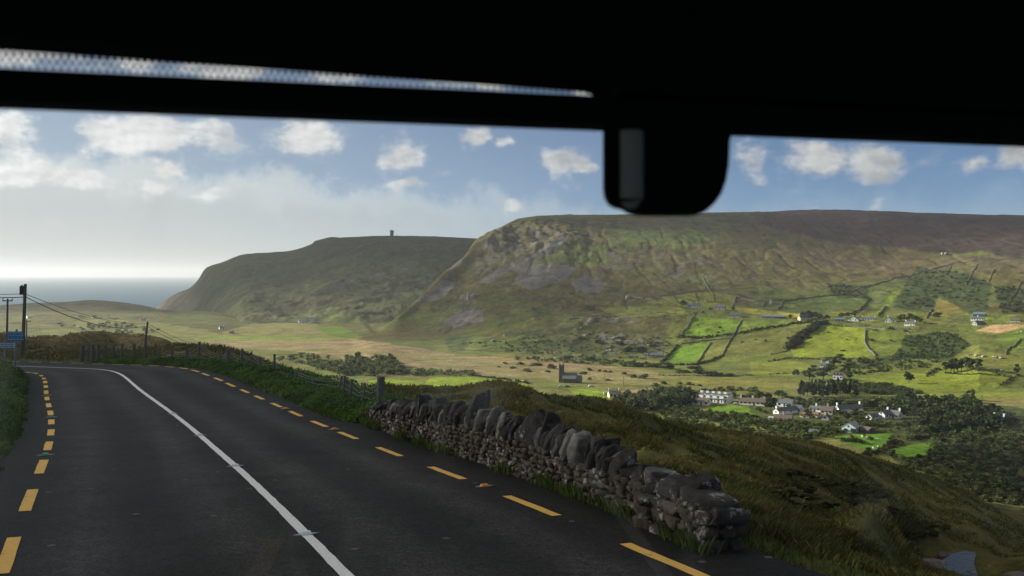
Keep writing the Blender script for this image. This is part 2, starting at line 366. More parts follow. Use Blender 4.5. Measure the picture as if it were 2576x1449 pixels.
for s in(-10,-4,0,4,8,12,16,20,24,28,32,38,44,50,56,62,70,80,92,105):
    for l in(-8,-4.5,0,4.6) + ((9.,) if 11<=s<=24 else ()):
        p=road_pt(s,l)
        if p[1]>1.5: PTS.append((p[0]/p[1]/Q+1288,690-(p[2]-(.05 if l<9 else .55))/p[1]/Q,p[1]))
P=np.array([(( X-1288)*Q*4.5,1.25*math.log(d),(690-Y)*Q) for X,Y,d in PTS])
# drop near duplicates
keep=[]
for i in range(len(P)):
    if all((P[i,0]-P[j,0])**2+(P[i,1]-P[j,1])**2>.012**2 for j in keep): keep.append(i)
P=P[keep]; n=len(P)
def U_(r2): return np.where(r2>1e-12,.5*r2*np.log(r2+1e-12),0)
R2=((P[:,None,:2]-P[None,:,:2])**2).sum(-1)
A=np.zeros((n+3,n+3)); A[:n,:n]=U_(R2)+np.eye(n)*2e-4; A[:n,n]=1;A[:n,n+1:]=P[:,:2];A[n,:n]=1;A[n+1:,:n]=P[:,:2].T
W=np.linalg.solve(A,np.r_[P[:,2],0,0,0])
Um=np.linspace(-.86,.80,860); Dm=np.geomspace(1.3,425,560)
Zm=np.empty((len(Um),len(Dm)))
for i,u in enumerate(Um):
    a=np.stack([np.full(len(Dm),u*4.5),1.25*np.log(Dm)],1)
    r2=((a[:,None]-P[None,:,:2])**2).sum(-1)
    Zm[i]=(U_(r2)@W[:n]+W[n]+a@W[n+1:])*Dm
sm=Sheet(Um,Dm,Zm); xm,ym,_=sm.grid()
S_,L_,ZR=road_frame(xm,ym); S_=S_.reshape(Zm.shape);L_=L_.reshape(Zm.shape);ZR=ZR.reshape(Zm.shape)
re=right_edge(S_); dist=np.maximum(L_-re,LEFT_EDGE-L_)     # >0 outside the asphalt
onroad=(S_<125)&(S_>-13)
bl=np.where(onroad,sst(.1,1.7+2.3*sst(8,12,S_),dist),1)
hum=(fbm(xm/3.2,ym/3.2,5,71)-.5)*np.clip(dist/5,0,1)*.85+(fbm(xm/.8,ym/.8,3,77)-.5)*np.clip(dist/1.2,0,1)*.26
hum=np.where(onroad,hum,(fbm(xm/3.2,ym/3.2,5,71)-.5)*1.4+(fbm(xm/9,ym/9,3,79)-.5)*1.6)
far=sst(60,140,ym); hum=hum+far*(fbm(xm/14,ym/10,4,83)-.5)*.9
stream=sst(13,5,np.hypot(xm-18.3,(ym-41)*.8))
Zm[:]=np.where(onroad,(ZR-.06)*(1-bl),0)+Zm*bl+hum*(1-stream)
wc=sst(1.3,.8,np.hypot((xm-17.7)/2.9,(ym-39.7)/2.6)); Zm[:]=Zm*(1-wc)+np.minimum(Zm,-12.3)*wc
verge=onroad*sst(-.05,.5,dist)*(1-sst(1.5,4,dist)); Zm+=verge*.06
SHEETS=[sm,sv,sh]
def hit(X,Y,only=None):
    c=[d for s in(only or SHEETS) for d in[s.hit(X,Y)] if d is not None]
    if not c: return None
    d=min(c); return np.array([(X-1288)*Q*d,d,(690-Y)*Q*d])
def zat(x,y,only=None):
    c=[z for s in(only or SHEETS) for z in[s.zat(x,y)] if z is not None]
    return max(c) if c else -80.
FAR=[sv,sh]
# ------------------------------------------------------------------ land cover
def inpoly(X,Y,poly):
    r=np.zeros(X.shape,bool);n=len(poly)
    for i in range(n):
        x0,y0=poly[i];x1,y1=poly[(i+1)%n]
        if y0==y1: continue
        c=((y0>Y)!=(y1>Y))&(X<(x1-x0)*(Y-y0)/(y1-y0)+x0); r^=c
    return r
def paint(C,X,Y,poly,col,j=2.,mix=1.,wx=None,wy=None,sc=20.,br=0.):
    p=np.array(poly);m=(X>p[:,0].min()-9)&(X<p[:,0].max()+9)&(Y>p[:,1].min()-9)&(Y<p[:,1].max()+9)
    if not m.any(): return
    x=X[m];y=Y[m];gx=wx[m];gy=wy[m]
    jx=(fbm(gx/sc,gy/sc,4,91)-.5)*j*3;jy=(fbm(gx/sc,gy/sc,4,95)-.5)*j*2
    ins=inpoly(x+jx,y+jy,poly).astype(float)*mix
    if br: ins=ins*sst(br-.1,br+.1,fbm(gx/9,gy/9,4,99))
    c=C[m]; C[m]=c*(1-ins[:,None])+np.array(col)*ins[:,None]
lime=(.175,.26,.022);past=(.12,.185,.022);midg=(.105,.15,.028);olive=(.098,.086,.027);bog=(.30,.215,.115);heath=(.06,.04,.037);scree=(.155,.142,.137)
gorse=(.04,.06,.018);dark=(.045,.05,.025);tan=(.42,.27,.13);ylw=(.2,.215,.035);crag=(.15,.138,.12);brown=(.115,.085,.042)
# valley and hill
X=Xv;Yv=690-(Zv/Dv)/Q;Y=Yv
a=fbm(xg/120,yg/120,5,5)[...,None];b=fbm(xg/25,yg/25,4,8)[...,None];c3=fbm(xg/60,yg/30,4,15)[...,None]
Cv=np.array(olive)*(.75+.5*b)*np.ones(Zv.shape+(1,))
Cv=Cv*(1-sst(.45,.62,a)*.6)+np.array(midg)*sst(.45,.62,a)*.6
up=(sst(40,115,Zv)*sst(1500,2050,X))[...,None]; Cv=Cv*(1-up*.75)+np.array(heath)*(up*.75)
br_=sst(.55,.68,c3)*.5*(sst(-60,0,Zv))[...,None]; Cv=Cv*(1-br_)+np.array(brown)*br_
sk=sst(.56,.70,fbm(xg/11,yg/15,4,117))[...,None]*sst(.42,.58,c3)*.65*hillw[...,None]; Cv=Cv*(1-sk)+np.array((.05,.058,.024))*sk
rk=sst(.68,.74,fbm(xg/6,yg/9,3,119))[...,None]*hillw[...,None]*.3; Cv=Cv*(1-rk)+np.array((.19,.175,.155))*rk
fl=sst(-78,-81,Zv)[...,None]; Cv=Cv*(1-fl)+np.array((.165,.165,.045))*fl*(.8+.4*b)
sp=sst(.56,.66,b)*fl*.6; Cv=Cv*(1-sp)+np.array(midg)*sp
kw=dict(wx=xg,wy=yg)
PV=lambda poly,col,**k: paint(Cv,X,Y,poly,col,**{**kw,**k})
PV([(480,850),(640,846),(900,853),(1000,868),(1150,893),(1400,908),(1640,935),(1700,950),(1500,965),(1330,948),(1150,934),(1000,918),(800,892),(560,872)],bog,j=6,mix=.8)
PV([(560,868),(700,872),(960,886),(1200,905),(1350,915),(1200,912),(900,893),(680,882)],(.2,.2,.06),j=5,mix=.7)
PV([(1000,905),(1200,905),(1400,925),(1660,940),(1900,950),(1880,985),(1500,965),(1200,945)],(.21,.19,.075),j=5,mix=.7)
# left coast ground
PV([(-200,770),(180,762),(400,772),(420,800),(300,835),(-200,850)],(.14,.135,.05),j=4,mix=.7)
PV([(0,757),(180,755),(290,757),(400,772),(380,790),(250,782),(60,785),(0,800)],(.12,.115,.055),j=3,mix=.8)
for p in([(160,804),(240,800),(330,808),(240,822),(310,840),(230,832),(170,815)],[(30,797),(80,800),(70,812),(25,806)],[(380,810),(520,830),(560,845),(420,850),(300,830)],[(100,815),(170,825),(200,838),(110,845)]): PV(p,(.17,.175,.05),j=3)
PV([(560,835),(640,815),(700,806),(780,812),(850,835),(910,850),(860,858),(720,852),(560,850)],(.2,.185,.06),j=4)
PV([(500,844),(640,846),(760,850),(840,852),(800,860),(640,858),(500,856)],(.19,.23,.04),j=2)
PV([(790,822),(860,822),(910,848),(860,852),(820,840)],past,j=2)
# hill: heather, scree, crag
PV([(1880,540),(2080,520),(2600,540),(3000,545),(3000,650),(2576,645),(2350,632),(2120,612),(1960,585)],(.056,.034,.034),j=8,mix=.85,sc=60)
PV([(1960,625),(2150,640),(2330,640),(2600,655),(2600,690),(2250,690),(2050,668)],(.12,.085,.05),j=8,mix=.6,sc=40)
for p in([(1443,579),(1408,622),(1363,650),(1300,686),(1284,676),(1330,648),(1380,612)],[(1290,715),(1313,668),(1388,663),(1450,673),(1425,703),(1338,730)],[(1448,723),(1500,698),(1528,715),(1508,738),(1468,738)],
         [(1044,760),(1111,708),(1156,710),(1101,758)],[(1119,683),(1164,650),(1160,664),(1128,684)],[(1194,713),(1288,658),(1300,672),(1230,712)],[(1111,815),(1156,783),(1219,780),(1214,810),(1139,823)],[(1430,720),(1470,690),(1490,700),(1450,735)]):
    PV(p,scree,j=3,mix=.85,sc=14)
PV([(1150,790),(1160,745),(1185,735),(1200,770),(1180,790)],crag,j=3,br=.45)
PV([(1195,690),(1200,610),(1250,582),(1330,570),(1420,585),(1390,640),(1300,660),(1230,690)],crag,j=5,br=.5,mix=.8)
PV([(1560,600),(1640,640),(1560,690),(1480,680)],crag,j=6,br=.56,mix=.7);PV([(1650,660),(1780,650),(1800,700),(1700,720)],crag,j=6,br=.58,mix=.7)
PV([(1440,800),(1600,770),(1640,800),(1560,815),(1440,815)],crag,j=5,br=.55)
PV([(1120,850),(1500,820),(1700,845),(1690,900),(1500,905),(1300,890),(1130,880)],gorse,j=7,br=.47,mix=.8)
PV([(1480,830),(1700,845),(1690,890),(1530,895)],crag,j=5,br=.63)
for p in([(1660,747),(1790,733),(1853,747),(1845,775),(1760,778),(1690,765)],[(1500,775),(1700,768),(1740,790),(1560,800)],[(1620,760),(1700,750),(1720,770)]): PV(p,ylw,j=4,mix=.75)
PV([(1690,800),(1850,770),(2050,790),(2300,785),(2600,790),(2600,1015),(2300,1000),(2000,1000),(1850,960),(1660,935)],(.135,.165,.032),j=6,mix=.6,sc=30)
F=[([(1748,796),(1865,806),(1849,838),(1820,846),(1765,852),(1714,847)],(.13,.25,.02)),([(1708,872),(1785,862),(1753,912),(1668,917)],(.13,.27,.02)),([(1790,861),(1838,855),(1817,895),(1756,912)],(.15,.2,.035)),
 ([(1868,808),(2030,812),(1990,818),(1900,833),(1851,843)],(.14,.22,.025)),([(1845,848),(1900,836),(2032,816),(1985,878),(1935,890),(1817,897),(1838,860)],(.125,.16,.03)),
 ([(2070,818),(2175,822),(2177,862),(2200,898),(2000,902),(1988,880),(2030,840)],(.18,.27,.02)),([(2178,822),(2290,830),(2290,892),(2202,897),(2180,864)],(.13,.2,.025)),
 ([(1850,773),(1905,779),(2010,790),(2010,800),(1935,797),(1858,785)],(.25,.27,.03)),([(1885,912),(1985,905),(2050,922),(2025,945),(1890,945)],(.17,.23,.03)),
 ([(2149,956),(2200,948),(2344,932),(2400,925),(2560,945),(2520,974),(2482,981),(2332,989),(2242,966)],(.165,.245,.022)),([(2290,992),(2440,990),(2600,984),(2600,1012),(2470,1010)],(.17,.24,.025)),
 ([(2160,930),(2300,925),(2330,935),(2200,945)],(.15,.2,.03)),
 ([(925,958),(980,952),(1070,963),(1083,950),(1150,947),(1270,956),(1330,966),(1318,978),(1250,982),(1080,970),(930,968)],(.2,.33,.022)),([(1335,963),(1400,968),(1395,976),(1330,974)],(.15,.2,.04)),
 ([(1425,976),(1500,983),(1528,988),(1523,999),(1560,1006),(1513,1017),(1470,1010)],(.19,.33,.022)),([(1780,1021),(1908,1023),(1898,1049),(1790,1044)],(.13,.27,.02)),
 ([(1500,980),(1560,984),(1560,989),(1510,987)],(.15,.26,.03)),([(1560,985),(1640,975),(1670,985),(1560,992)],bog),
 ([(2077,1097),(2244,1089),(2232,1119),(2190,1138),(2140,1119)],(.1,.2,.02)),([(2235,1130),(2352,1110),(2332,1148),(2252,1153)],(.1,.2,.015)),
 ([(2362,750),(2474,745),(2452,778),(2342,803),(2350,770)],(.165,.17,.03)),([(2387,669),(2422,675),(2422,693),(2382,693)],(.1,.15,.03)),([(2267,730),(2232,775),(2204,803),(2177,795),(2214,780),(2240,735)],(.15,.24,.025)),
 ([(2300,780),(2345,782),(2330,803),(2290,800)],(.14,.2,.025)),([(2454,833),(2494,818),(2560,816),(2600,822),(2514,840)],tan),([(2440,795),(2500,800),(2500,812),(2440,820)],(.14,.24,.02)),
 ([(2500,846),(2600,815),(2600,870),(2540,880)],(.12,.2,.025)),([(2070,790),(2180,770),(2160,785),(2060,800)],(.17,.2,.03)),([(2090,1048),(2140,1040),(2150,1052)],(.1,.15,.02)),([(2272,1055),(2318,1052),(2318,1066),(2276,1068)],(.16,.15,.04)),
 ([(1905,1002),(2010,985),(2120,985),(2140,1000),(2000,1005)],(.2,.19,.06)),([(1640,955),(1880,950),(2010,960),(2000,975),(1700,972)],(.18,.21,.04)),([(2390,900),(2450,890),(2450,880),(2580,900),(2580,925),(2440,915)],(.15,.19,.03)),
 ([(2170,1012),(2600,1000),(2600,1018),(2480,1022)],(.22,.19,.06))]
for p,col in F: PV(p,(col[0]*1.06,col[1]*.86,col[2]*1.1) if col[1]>col[0] else col,j=1.2,sc=12)
for p in([(2080,715),(2182,720),(2184,753),(2095,745)],[(2307,673),(2430,690),(2495,715),(2482,778),(2440,790),(2357,745),(2345,790),(2245,775),(2270,728)],[(2500,720),(2576,730),(2576,770),(2520,790)]): PV(p,gorse,j=5,mix=.85)
PV([(1950,750),(2090,745),(2180,760),(2150,785),(2000,790),(1890,775)],(.085,.12,.028),j=4,mix=.8)
PV([(2280,845),(2400,835),(2440,870),(2390,905),(2270,905),(2240,915),(2160,930),(2130,925),(2250,890)],gorse,j=6,mix=.9)
PV([(2150,962),(2240,965),(2330,990),(2220,995),(2150,985)],gorse,j=4,mix=.9)
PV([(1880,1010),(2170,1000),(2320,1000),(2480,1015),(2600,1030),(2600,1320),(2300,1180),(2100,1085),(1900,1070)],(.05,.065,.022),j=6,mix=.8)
for p,col in F[18:20]: PV(p,col,j=2)
PV([(2290,1150),(2600,1120),(2600,1330),(2440,1240)],(.09,.085,.03),j=6,mix=.7)
PV([(2480,1225),(2600,1205),(2600,1250)],(.12,.17,.03),j=3)
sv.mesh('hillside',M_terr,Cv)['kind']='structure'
tag(bpy.data.objects['hillside'],'patchwork of green fields, bog and scree rising to a long heather-topped hill','hillside')
# headland
Yh=690-(Zh/Dh)/Q;a=fbm(xh/110,yh/110,5,105)[...,None];b=fbm(xh/30,yh/30,4,108)[...,None]
Ch=np.array((.072,.08,.028))*(.8+.4*b)*np.ones(Zh.shape+(1,)); g=sst(.45,.6,a)*.7;Ch=Ch*(1-g)+np.array((.085,.1,.035))*g
g=sst(.55,.66,b)*.35;Ch=Ch*(1-g)+np.array(heath)*g
paintH=lambda p,c,**k: paint(Ch,Xh,Yh,p,c,wx=xh,wy=yh,**k)
for p in([(1050,712),(1075,702),(1090,706),(1065,716)],[(940,690),(965,685),(970,690),(945,696)],[(890,712),(908,704),(905,712)],[(1010,678),(1025,674),(1026,680)],[(780,748),(800,744),(795,750)]): paintH(p,scree,j=2,mix=.7)
paintH([(830,720),(880,690),(890,700),(845,735),(790,750)],(.05,.045,.035),j=3)
paintH([(860,830),(700,800),(640,800),(820,790),(920,800),(960,840)],(.1,.125,.035),j=5,mix=.8)
cl=(1-sst(440,540,Xh))[...,None]*.75;Ch=Ch*(1-cl)+np.array((.085,.075,.06))*cl
sh.mesh('headland',M_terr,Ch)['kind']='structure'
tag(bpy.data.objects['headland'],'dark flat-topped headland with sea cliffs and a tiny tower on its skyline','headland')
# moor
a=fbm(xm/2.6,ym/2.6,5,131)[...,None];b=fbm(xm/11,ym/11,4,135)[...,None];c=fbm(xm/.5,ym/.5,3,139)[...,None]
Cm=np.array((.125,.118,.036))*(.75+.5*c)*np.ones(Zm.shape+(1,))
g=sst(.5,.62,a)*.75;Cm=Cm*(1-g)+np.array((.055,.062,.02))*g
g=sst(.52,.64,b)*.6;Cm=Cm*(1-g)+np.array((.12,.1,.035))*g
dm=dist[...,None];vg=(onroad*(1-sst(1.2,3.2,dist)))[...,None];Cm=Cm*(1-vg)+np.array((.06,.1,.02))*vg
lh=(sst(70,100,ym)*(1-sst(520,640,(xm/ym)/Q+1288)))[...,None]; Cm=Cm*(1-lh)+np.array((.125,.102,.04))*(.7+.6*a)*lh
eg=(onroad*(1-sst(0,.45,dist)))[...,None];Cm=Cm*(1-eg)+np.array((.05,.045,.03))*eg
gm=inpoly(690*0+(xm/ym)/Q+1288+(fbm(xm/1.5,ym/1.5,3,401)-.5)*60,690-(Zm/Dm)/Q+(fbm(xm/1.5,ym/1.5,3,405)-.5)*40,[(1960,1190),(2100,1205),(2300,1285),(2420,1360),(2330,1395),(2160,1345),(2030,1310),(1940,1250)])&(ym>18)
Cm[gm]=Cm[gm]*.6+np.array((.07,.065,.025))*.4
sm.mesh('moorland',M_moor,Cm)['kind']='structure'
tag(bpy.data.objects['moorland'],'rough brown and olive moor grass falling away beside the road','moorland')
# ------------------------------------------------------------------ sea, stream
def sea():
    m,nt,p=new_mat('sea_water'); L=nt.links; tc=N(nt,'ShaderNodeTexCoord')
    p.inputs['Base Color'].default_value=(.035,.11,.16,1); p.inputs['Specular IOR Level'].default_value=.2; p.inputs['Roughness'].default_value=.5; p.inputs['IOR'].default_value=1.33
    no=N(nt,'ShaderNodeTexNoise'); no.inputs['Scale'].default_value=.012; no.inputs['Detail'].default_value=8; L.new(tc.outputs['Object'],no.inputs['Vector'])
    b=N(nt,'ShaderNodeBump'); b.inputs['Strength'].default_value=.6; b.inputs['Distance'].default_value=9; L.new(no.outputs['Fac'],b.inputs['Height']); L.new(b.outputs['Normal'],p.inputs['Normal'])
    V=[];Fc=[]
    xs=np.linspace(-32000,32000,33);ys=np.linspace(-2000,40000,29)
    gx,gy=np.meshgrid(xs,ys,indexing='ij');v=np.stack([gx,gy,np.full(gx.shape,-110.)],-1).reshape(-1,3)
    a=np.arange(33*29).reshape(33,29);fc=np.stack([a[:-1,:-1],a[1:,:-1],a[1:,1:],a[:-1,1:]],-1).reshape(-1,4)
    o=link('sea',np_mesh('sea',v,fc),m); o['kind']='structure'; tag(o,'hazy blue-grey sea stretching to the horizon','sea')
sea()
def brook():
    m,nt,p=new_mat('stream_water'); L=nt.links; tc=N(nt,'ShaderNodeTexCoord')
    p.inputs['Base Color'].default_value=(.02,.02,.018,1); p.inputs['Roughness'].default_value=.08; p.inputs['IOR'].default_value=1.33
    mp=N(nt,'ShaderNodeMapping'); mp.inputs['Scale'].default_value=(1,2.5,1); L.new(tc.outputs['Object'],mp.inputs[0])
    no=N(nt,'ShaderNodeTexNoise'); no.inputs['Scale'].default_value=2.2; no.inputs['Detail'].default_value=5; L.new(mp.outputs[0],no.inputs['Vector'])
    b=N(nt,'ShaderNodeBump'); b.inputs['Strength'].default_value=.35; b.inputs['Distance'].default_value=.12; L.new(no.outputs['Fac'],b.inputs['Height']); L.new(b.outputs['Normal'],p.inputs['Normal'])
    pts=[(2335,1424,38.2),(2352,1412,39.3),(2370,1398,40.6),(2395,1392,41.5),(2425,1389,42.0),(2455,1395,41.6),(2450,1412,40.2),(2458,1432,38.6),(2452,1470,35.8),(2340,1470,35.6),(2345,1450,36.4)]
    zw=-11.66
    v=[((X-1288)*Q*d,d,zw) for X,Y,d in pts]; n=len(v)
    w=[(x,y,zw-.9) for x,y,z in v]
    mb=MB(); mb.add(v+w,[tuple(range(n)),tuple(range(2*n-1,n-1,-1))]+[(i,n+i,n+(i+1)%n,(i+1)%n) for i in range(n)])
    o=mb.build('stream',m); o['kind']='structure'; tag(o,'small dark stream catching the sky at the bottom of the gully','stream')
brook()
# ------------------------------------------------------------------ road
def build_road():
    ss=np.arange(-13.5,124,.3); NL=30
    V=[];C=[]
    for s in ss:
        r=right_edge(s); ls=np.linspace(LEFT_EDGE,r,NL)+np.r_[(vn(np.array([s*1.3]),np.array([1.]),5)-.5)*.22,np.zeros(NL-2),(vn(np.array([s*1.3]),np.array([5.]),6)-.5)*.22]
        p=road_pt(s,ls); V.append(p)
        track=np.exp(-((np.abs(np.abs(ls)-1.55)-.8)/.33)**2)
        base=.018+.021*track-.005*sst(3.3,3.8,np.abs(ls))
        c=np.stack([base*1.03,base*.98,base*.95],-1); C.append(c)
    V=np.array(V);C=np.array(C);n=len(ss)
    a=np.arange(n*NL).reshape(n,NL);Fc=np.stack([a[:-1,:-1],a[:-1,1:],a[1:,1:],a[1:,:-1]],-1).reshape(-1,4)
    o=link('road',np_mesh('road',V.reshape(-1,3),Fc,C.reshape(-1,3),True),M_asph); o['kind']='structure'; tag(o,'dark two-lane country road dipping away and bending left','road')
    def ribbon(name,s0,s1,l,w,mat,up=.007,step=.25):
        st=np.linspace(s0,s1,max(2,int((s1-s0)/step)+1)); k=3
        ls=np.linspace(l-w/2,l+w/2,k)
        V=np.array([road_pt(s,ls,up) for s in st]); n=len(st)
        e=(RNG.random((n,2))-.5)*.012
        V[:,0,:2]+=e[:,:1]*np.array([.92,.38]); V[:,-1,:2]+=e[:,1:]*np.array([.92,.38])
        B=V.copy(); B[...,2]-=.006
        a=np.arange(n*k).reshape(n,k); f=np.stack([a[:-1,:-1],a[:-1,1:],a[1:,1:],a[1:,:-1]],-1).reshape(-1,4)
        return link(name,np_mesh(name,V.reshape(-1,3),f),mat,o)
    ribbon('centre_line',-12,100,0.,.125,M_wpaint)
    R=[(9.3,7.65),(12.7,11.05),(16.15,14.5),(19.55,17.95),(22.8,21.25),(25.65,24.1),(28.3,26.9),(30.75,29.45),(33.3,32),(35.75,34.4),(38.6,36.95),(41.5,39.6),(44.8,43),(47.6,45.7),(50.5,48.6)]
    R+=[(5.9-3.4*i,4.25-3.4*i) for i in range(5)]
    R+=[(53.5+3*i,51.7+3*i) for i in range(16)]
    Lf=[(53.6,51.7),(49.95,49.0),(47.8,46.9),(45.95,44.75),(43.7,42.5),(41.35,40),(38.5,36.9),(35.45,33.75),(32.3,30.6),(29,27.4),(25.9,24.4),(23.05,21.35),(19.65,17.65),(15.9,14.05),(12.35,10.6)]
    Lf+=[(8.85-3.5*i,7.05-3.5*i) for i in range(5)]+[(56+3*i,54.4+3*i) for i in range(12)]
    for b,a in R: ribbon('edge_dash',a,b,3.1,.14,M_yel)
    for b,a in Lf: ribbon('edge_dash',a,b,-3.08,.15,M_yel)
    return o
build_road()
def stud(s,l,mat,label):
    p=road_pt(s,l); h=float(np.interp(s,RS,RH))
    e=empty('road_stud',p,h); tag(e,label,'road stud','reflective road studs')
    mb=MB(); w=.15
    mb.add([(-w,0,.014),(-.06,-.045,.014),(.06,-.045,.014),(w,0,.014),(.06,.045,.014),(-.06,.045,.014),(-w,0,.002),(-.06,-.045,.002),(.06,-.045,.002),(w,0,.002),(.06,.045,.002),(-.06,.045,.002)],[(0,1,2,3,4,5),(11,10,9,8,7,6)]+[(i,6+i,6+(i+1)%6,(i+1)%6) for i in range(6)])
    mb.build('flare_plate',M_metal,e)
    c=MB(); c.add([(-.055,-.05,.015),(.055,-.05,.015),(.055,.05,.015),(-.055,.05,.015),(-.048,-.028,.042),(.048,-.028,.042),(.048,.028,.042),(-.048,.028,.042)],[(3,2,1,0),(4,5,6,7),(0,1,5,4),(1,2,6,5),(2,3,7,6),(3,0,4,7)])
    c.build('stud_lens',mat,e)
stud(11.2,0.,M_clear,'white stud on the centre line, nearest to the viewer');stud(17.5,0.,M_clear,'white stud on the centre line, middle one of the near three');stud(23.2,0.,M_clear,'white stud on the centre line, third from the viewer');stud(29.0,0.,M_clear,'white stud on the centre line, fourth and farthest seen')
stud(13.65,3.13,M_amber,'amber stud beside the wall side dashes, nearest');stud(23.45,3.13,M_amber,'amber stud on the wall side dashes near the far end of the wall');stud(29.0,3.13,M_amber,'small amber stud far off beside the fence')
stud(20.45,-3.08,M_green,'green stud between the left verge dashes, nearest');stud(29.8,-3.08,M_green,'small green stud between the left dashes farther up');stud(39.2,-3.08,M_green,'tiny green stud between the left dashes near the bend')
# ------------------------------------------------------------------ stones and the roadside wall
def ico(sub):
    bm=bmesh.new(); bmesh.ops.create_icosphere(bm,subdivisions=sub,radius=1); bm.verts.ensure_lookup_table()
    v=np.array([p.co[:] for p in bm.verts]);f=np.array([[q.index for q in t.verts] for t in bm.faces]); bm.free(); return v,f
ICO2=ico(2);ICO3=ico(3);ICO4=ico(4)
def rock(t,size,rng,pw=.55,cuts=7,rough=.10,strata=0):
    v=np.sign(t[0])*np.abs(t[0])**pw; v/=np.abs(v).max(0)
    for _ in range(cuts):
        n=rng.normal(size=3);n/=np.linalg.norm(n);o=rng.uniform(.55,.95); q=v@n-o*np.abs(v@n).max(); v=v-np.maximum(q,0)[:,None]*n
    k=rng.normal(size=(6,3))*np.array([1.5,1.5,2.5,4,5,7])[:,None];ph=rng.uniform(0,6.3,6);am=np.array([.5,.5,.3,.2,.16,.1])
    dsp=(np.sin(v@k.T+ph)*am).sum(1)*rough; v=v*(1+dsp[:,None])
    if strata: v[:,:2]*=(1+.05*np.sign(np.sin(v[:,2:3]*strata+ph[0])))
    return v*np.array(size)/2
def slab(size,rng,jag=.14):
    """flat jagged flagstone standing on edge: x across the wall, y its thickness, z up"""
    v=ICO4[0].copy(); v=np.sign(v)*np.abs(v)**np.array([.42,.22,.42]); v/=np.abs(v).max(0)
    a=np.arctan2(v[:,2],v[:,0]); r=np.ones(len(v))
    for k in range(2,11): r+=jag*1.3/k**.7*np.sin(k*a+rng.uniform(0,6.28))*rng.uniform(.2,1)
    v[:,0]*=r;v[:,2]*=r
    up=np.clip(v[:,2]+.2,0,1.4); tp=rng.uniform(.05,.6); v[:,0]=v[:,0]*(1-tp*up*.7)+rng.normal(0,.22)*up
    for _ in range(9):
        q=rng.uniform(0,6.28);n=np.array([math.cos(q),rng.normal(0,.3),math.sin(q)]);n/=np.linalg.norm(n);p=v@n;o=rng.uniform(.66,.95)*p.max();v=v-np.maximum(p-o,0)[:,None]*n
    for _ in range(6):
        n=np.array([rng.normal(0,.4),rng.choice([-1,1]),rng.normal(0,.4)]);n/=np.linalg.norm(n);p=v@n;o=rng.uniform(.55,.85)*p.max();v=v-np.maximum(p-o,0)[:,None]*n
    # split bedding steps on the faces
    st=np.floor((v[:,0]*rng.normal(0,1)+v[:,2]*rng.normal(0,1))*rng.uniform(2,4)+rng.uniform(0,1)); v[:,1]*=1+.10*np.sin(st*12.9)
    k=rng.normal(size=(6,3))*np.array([5,7,9,12,15,18])[:,None];ph=rng.uniform(0,6.3,6)
    v=v*(1+.012*np.abs(np.sin(v@k.T+ph)).sum(1)[:,None])
    v/=np.abs(v).max(0)
    return v*np.array(size)/2
def rotm(h,tilt=0,roll=0): return np.array(Matrix.Rotation(h,3,'Z')@Matrix.Rotation(tilt,3,'Y')@Matrix.Rotation(roll,3,'X'))
WS=[8.7,9.75,11,14.15,17.3,21.7,24.65]; WL=[3.66,3.76,3.9,4.0,4.12,4.12,4.32]
def wall_l(s): return float(np.interp(s,WS,WL))
def wtot(s): return float(np.interp(s,[8.6,9.75,11,12.35,14.15,15.5,17.3,19.5,21.7,24.6],[.60,.74,.77,.84,.98,.9,1.0,.98,.82,.62]))
def wbody(s): return float(np.interp(s,[8.6,9.75,11,14.15,17.3,21.7,24.6],[.42,.42,.40,.5,.56,.44,.30]))
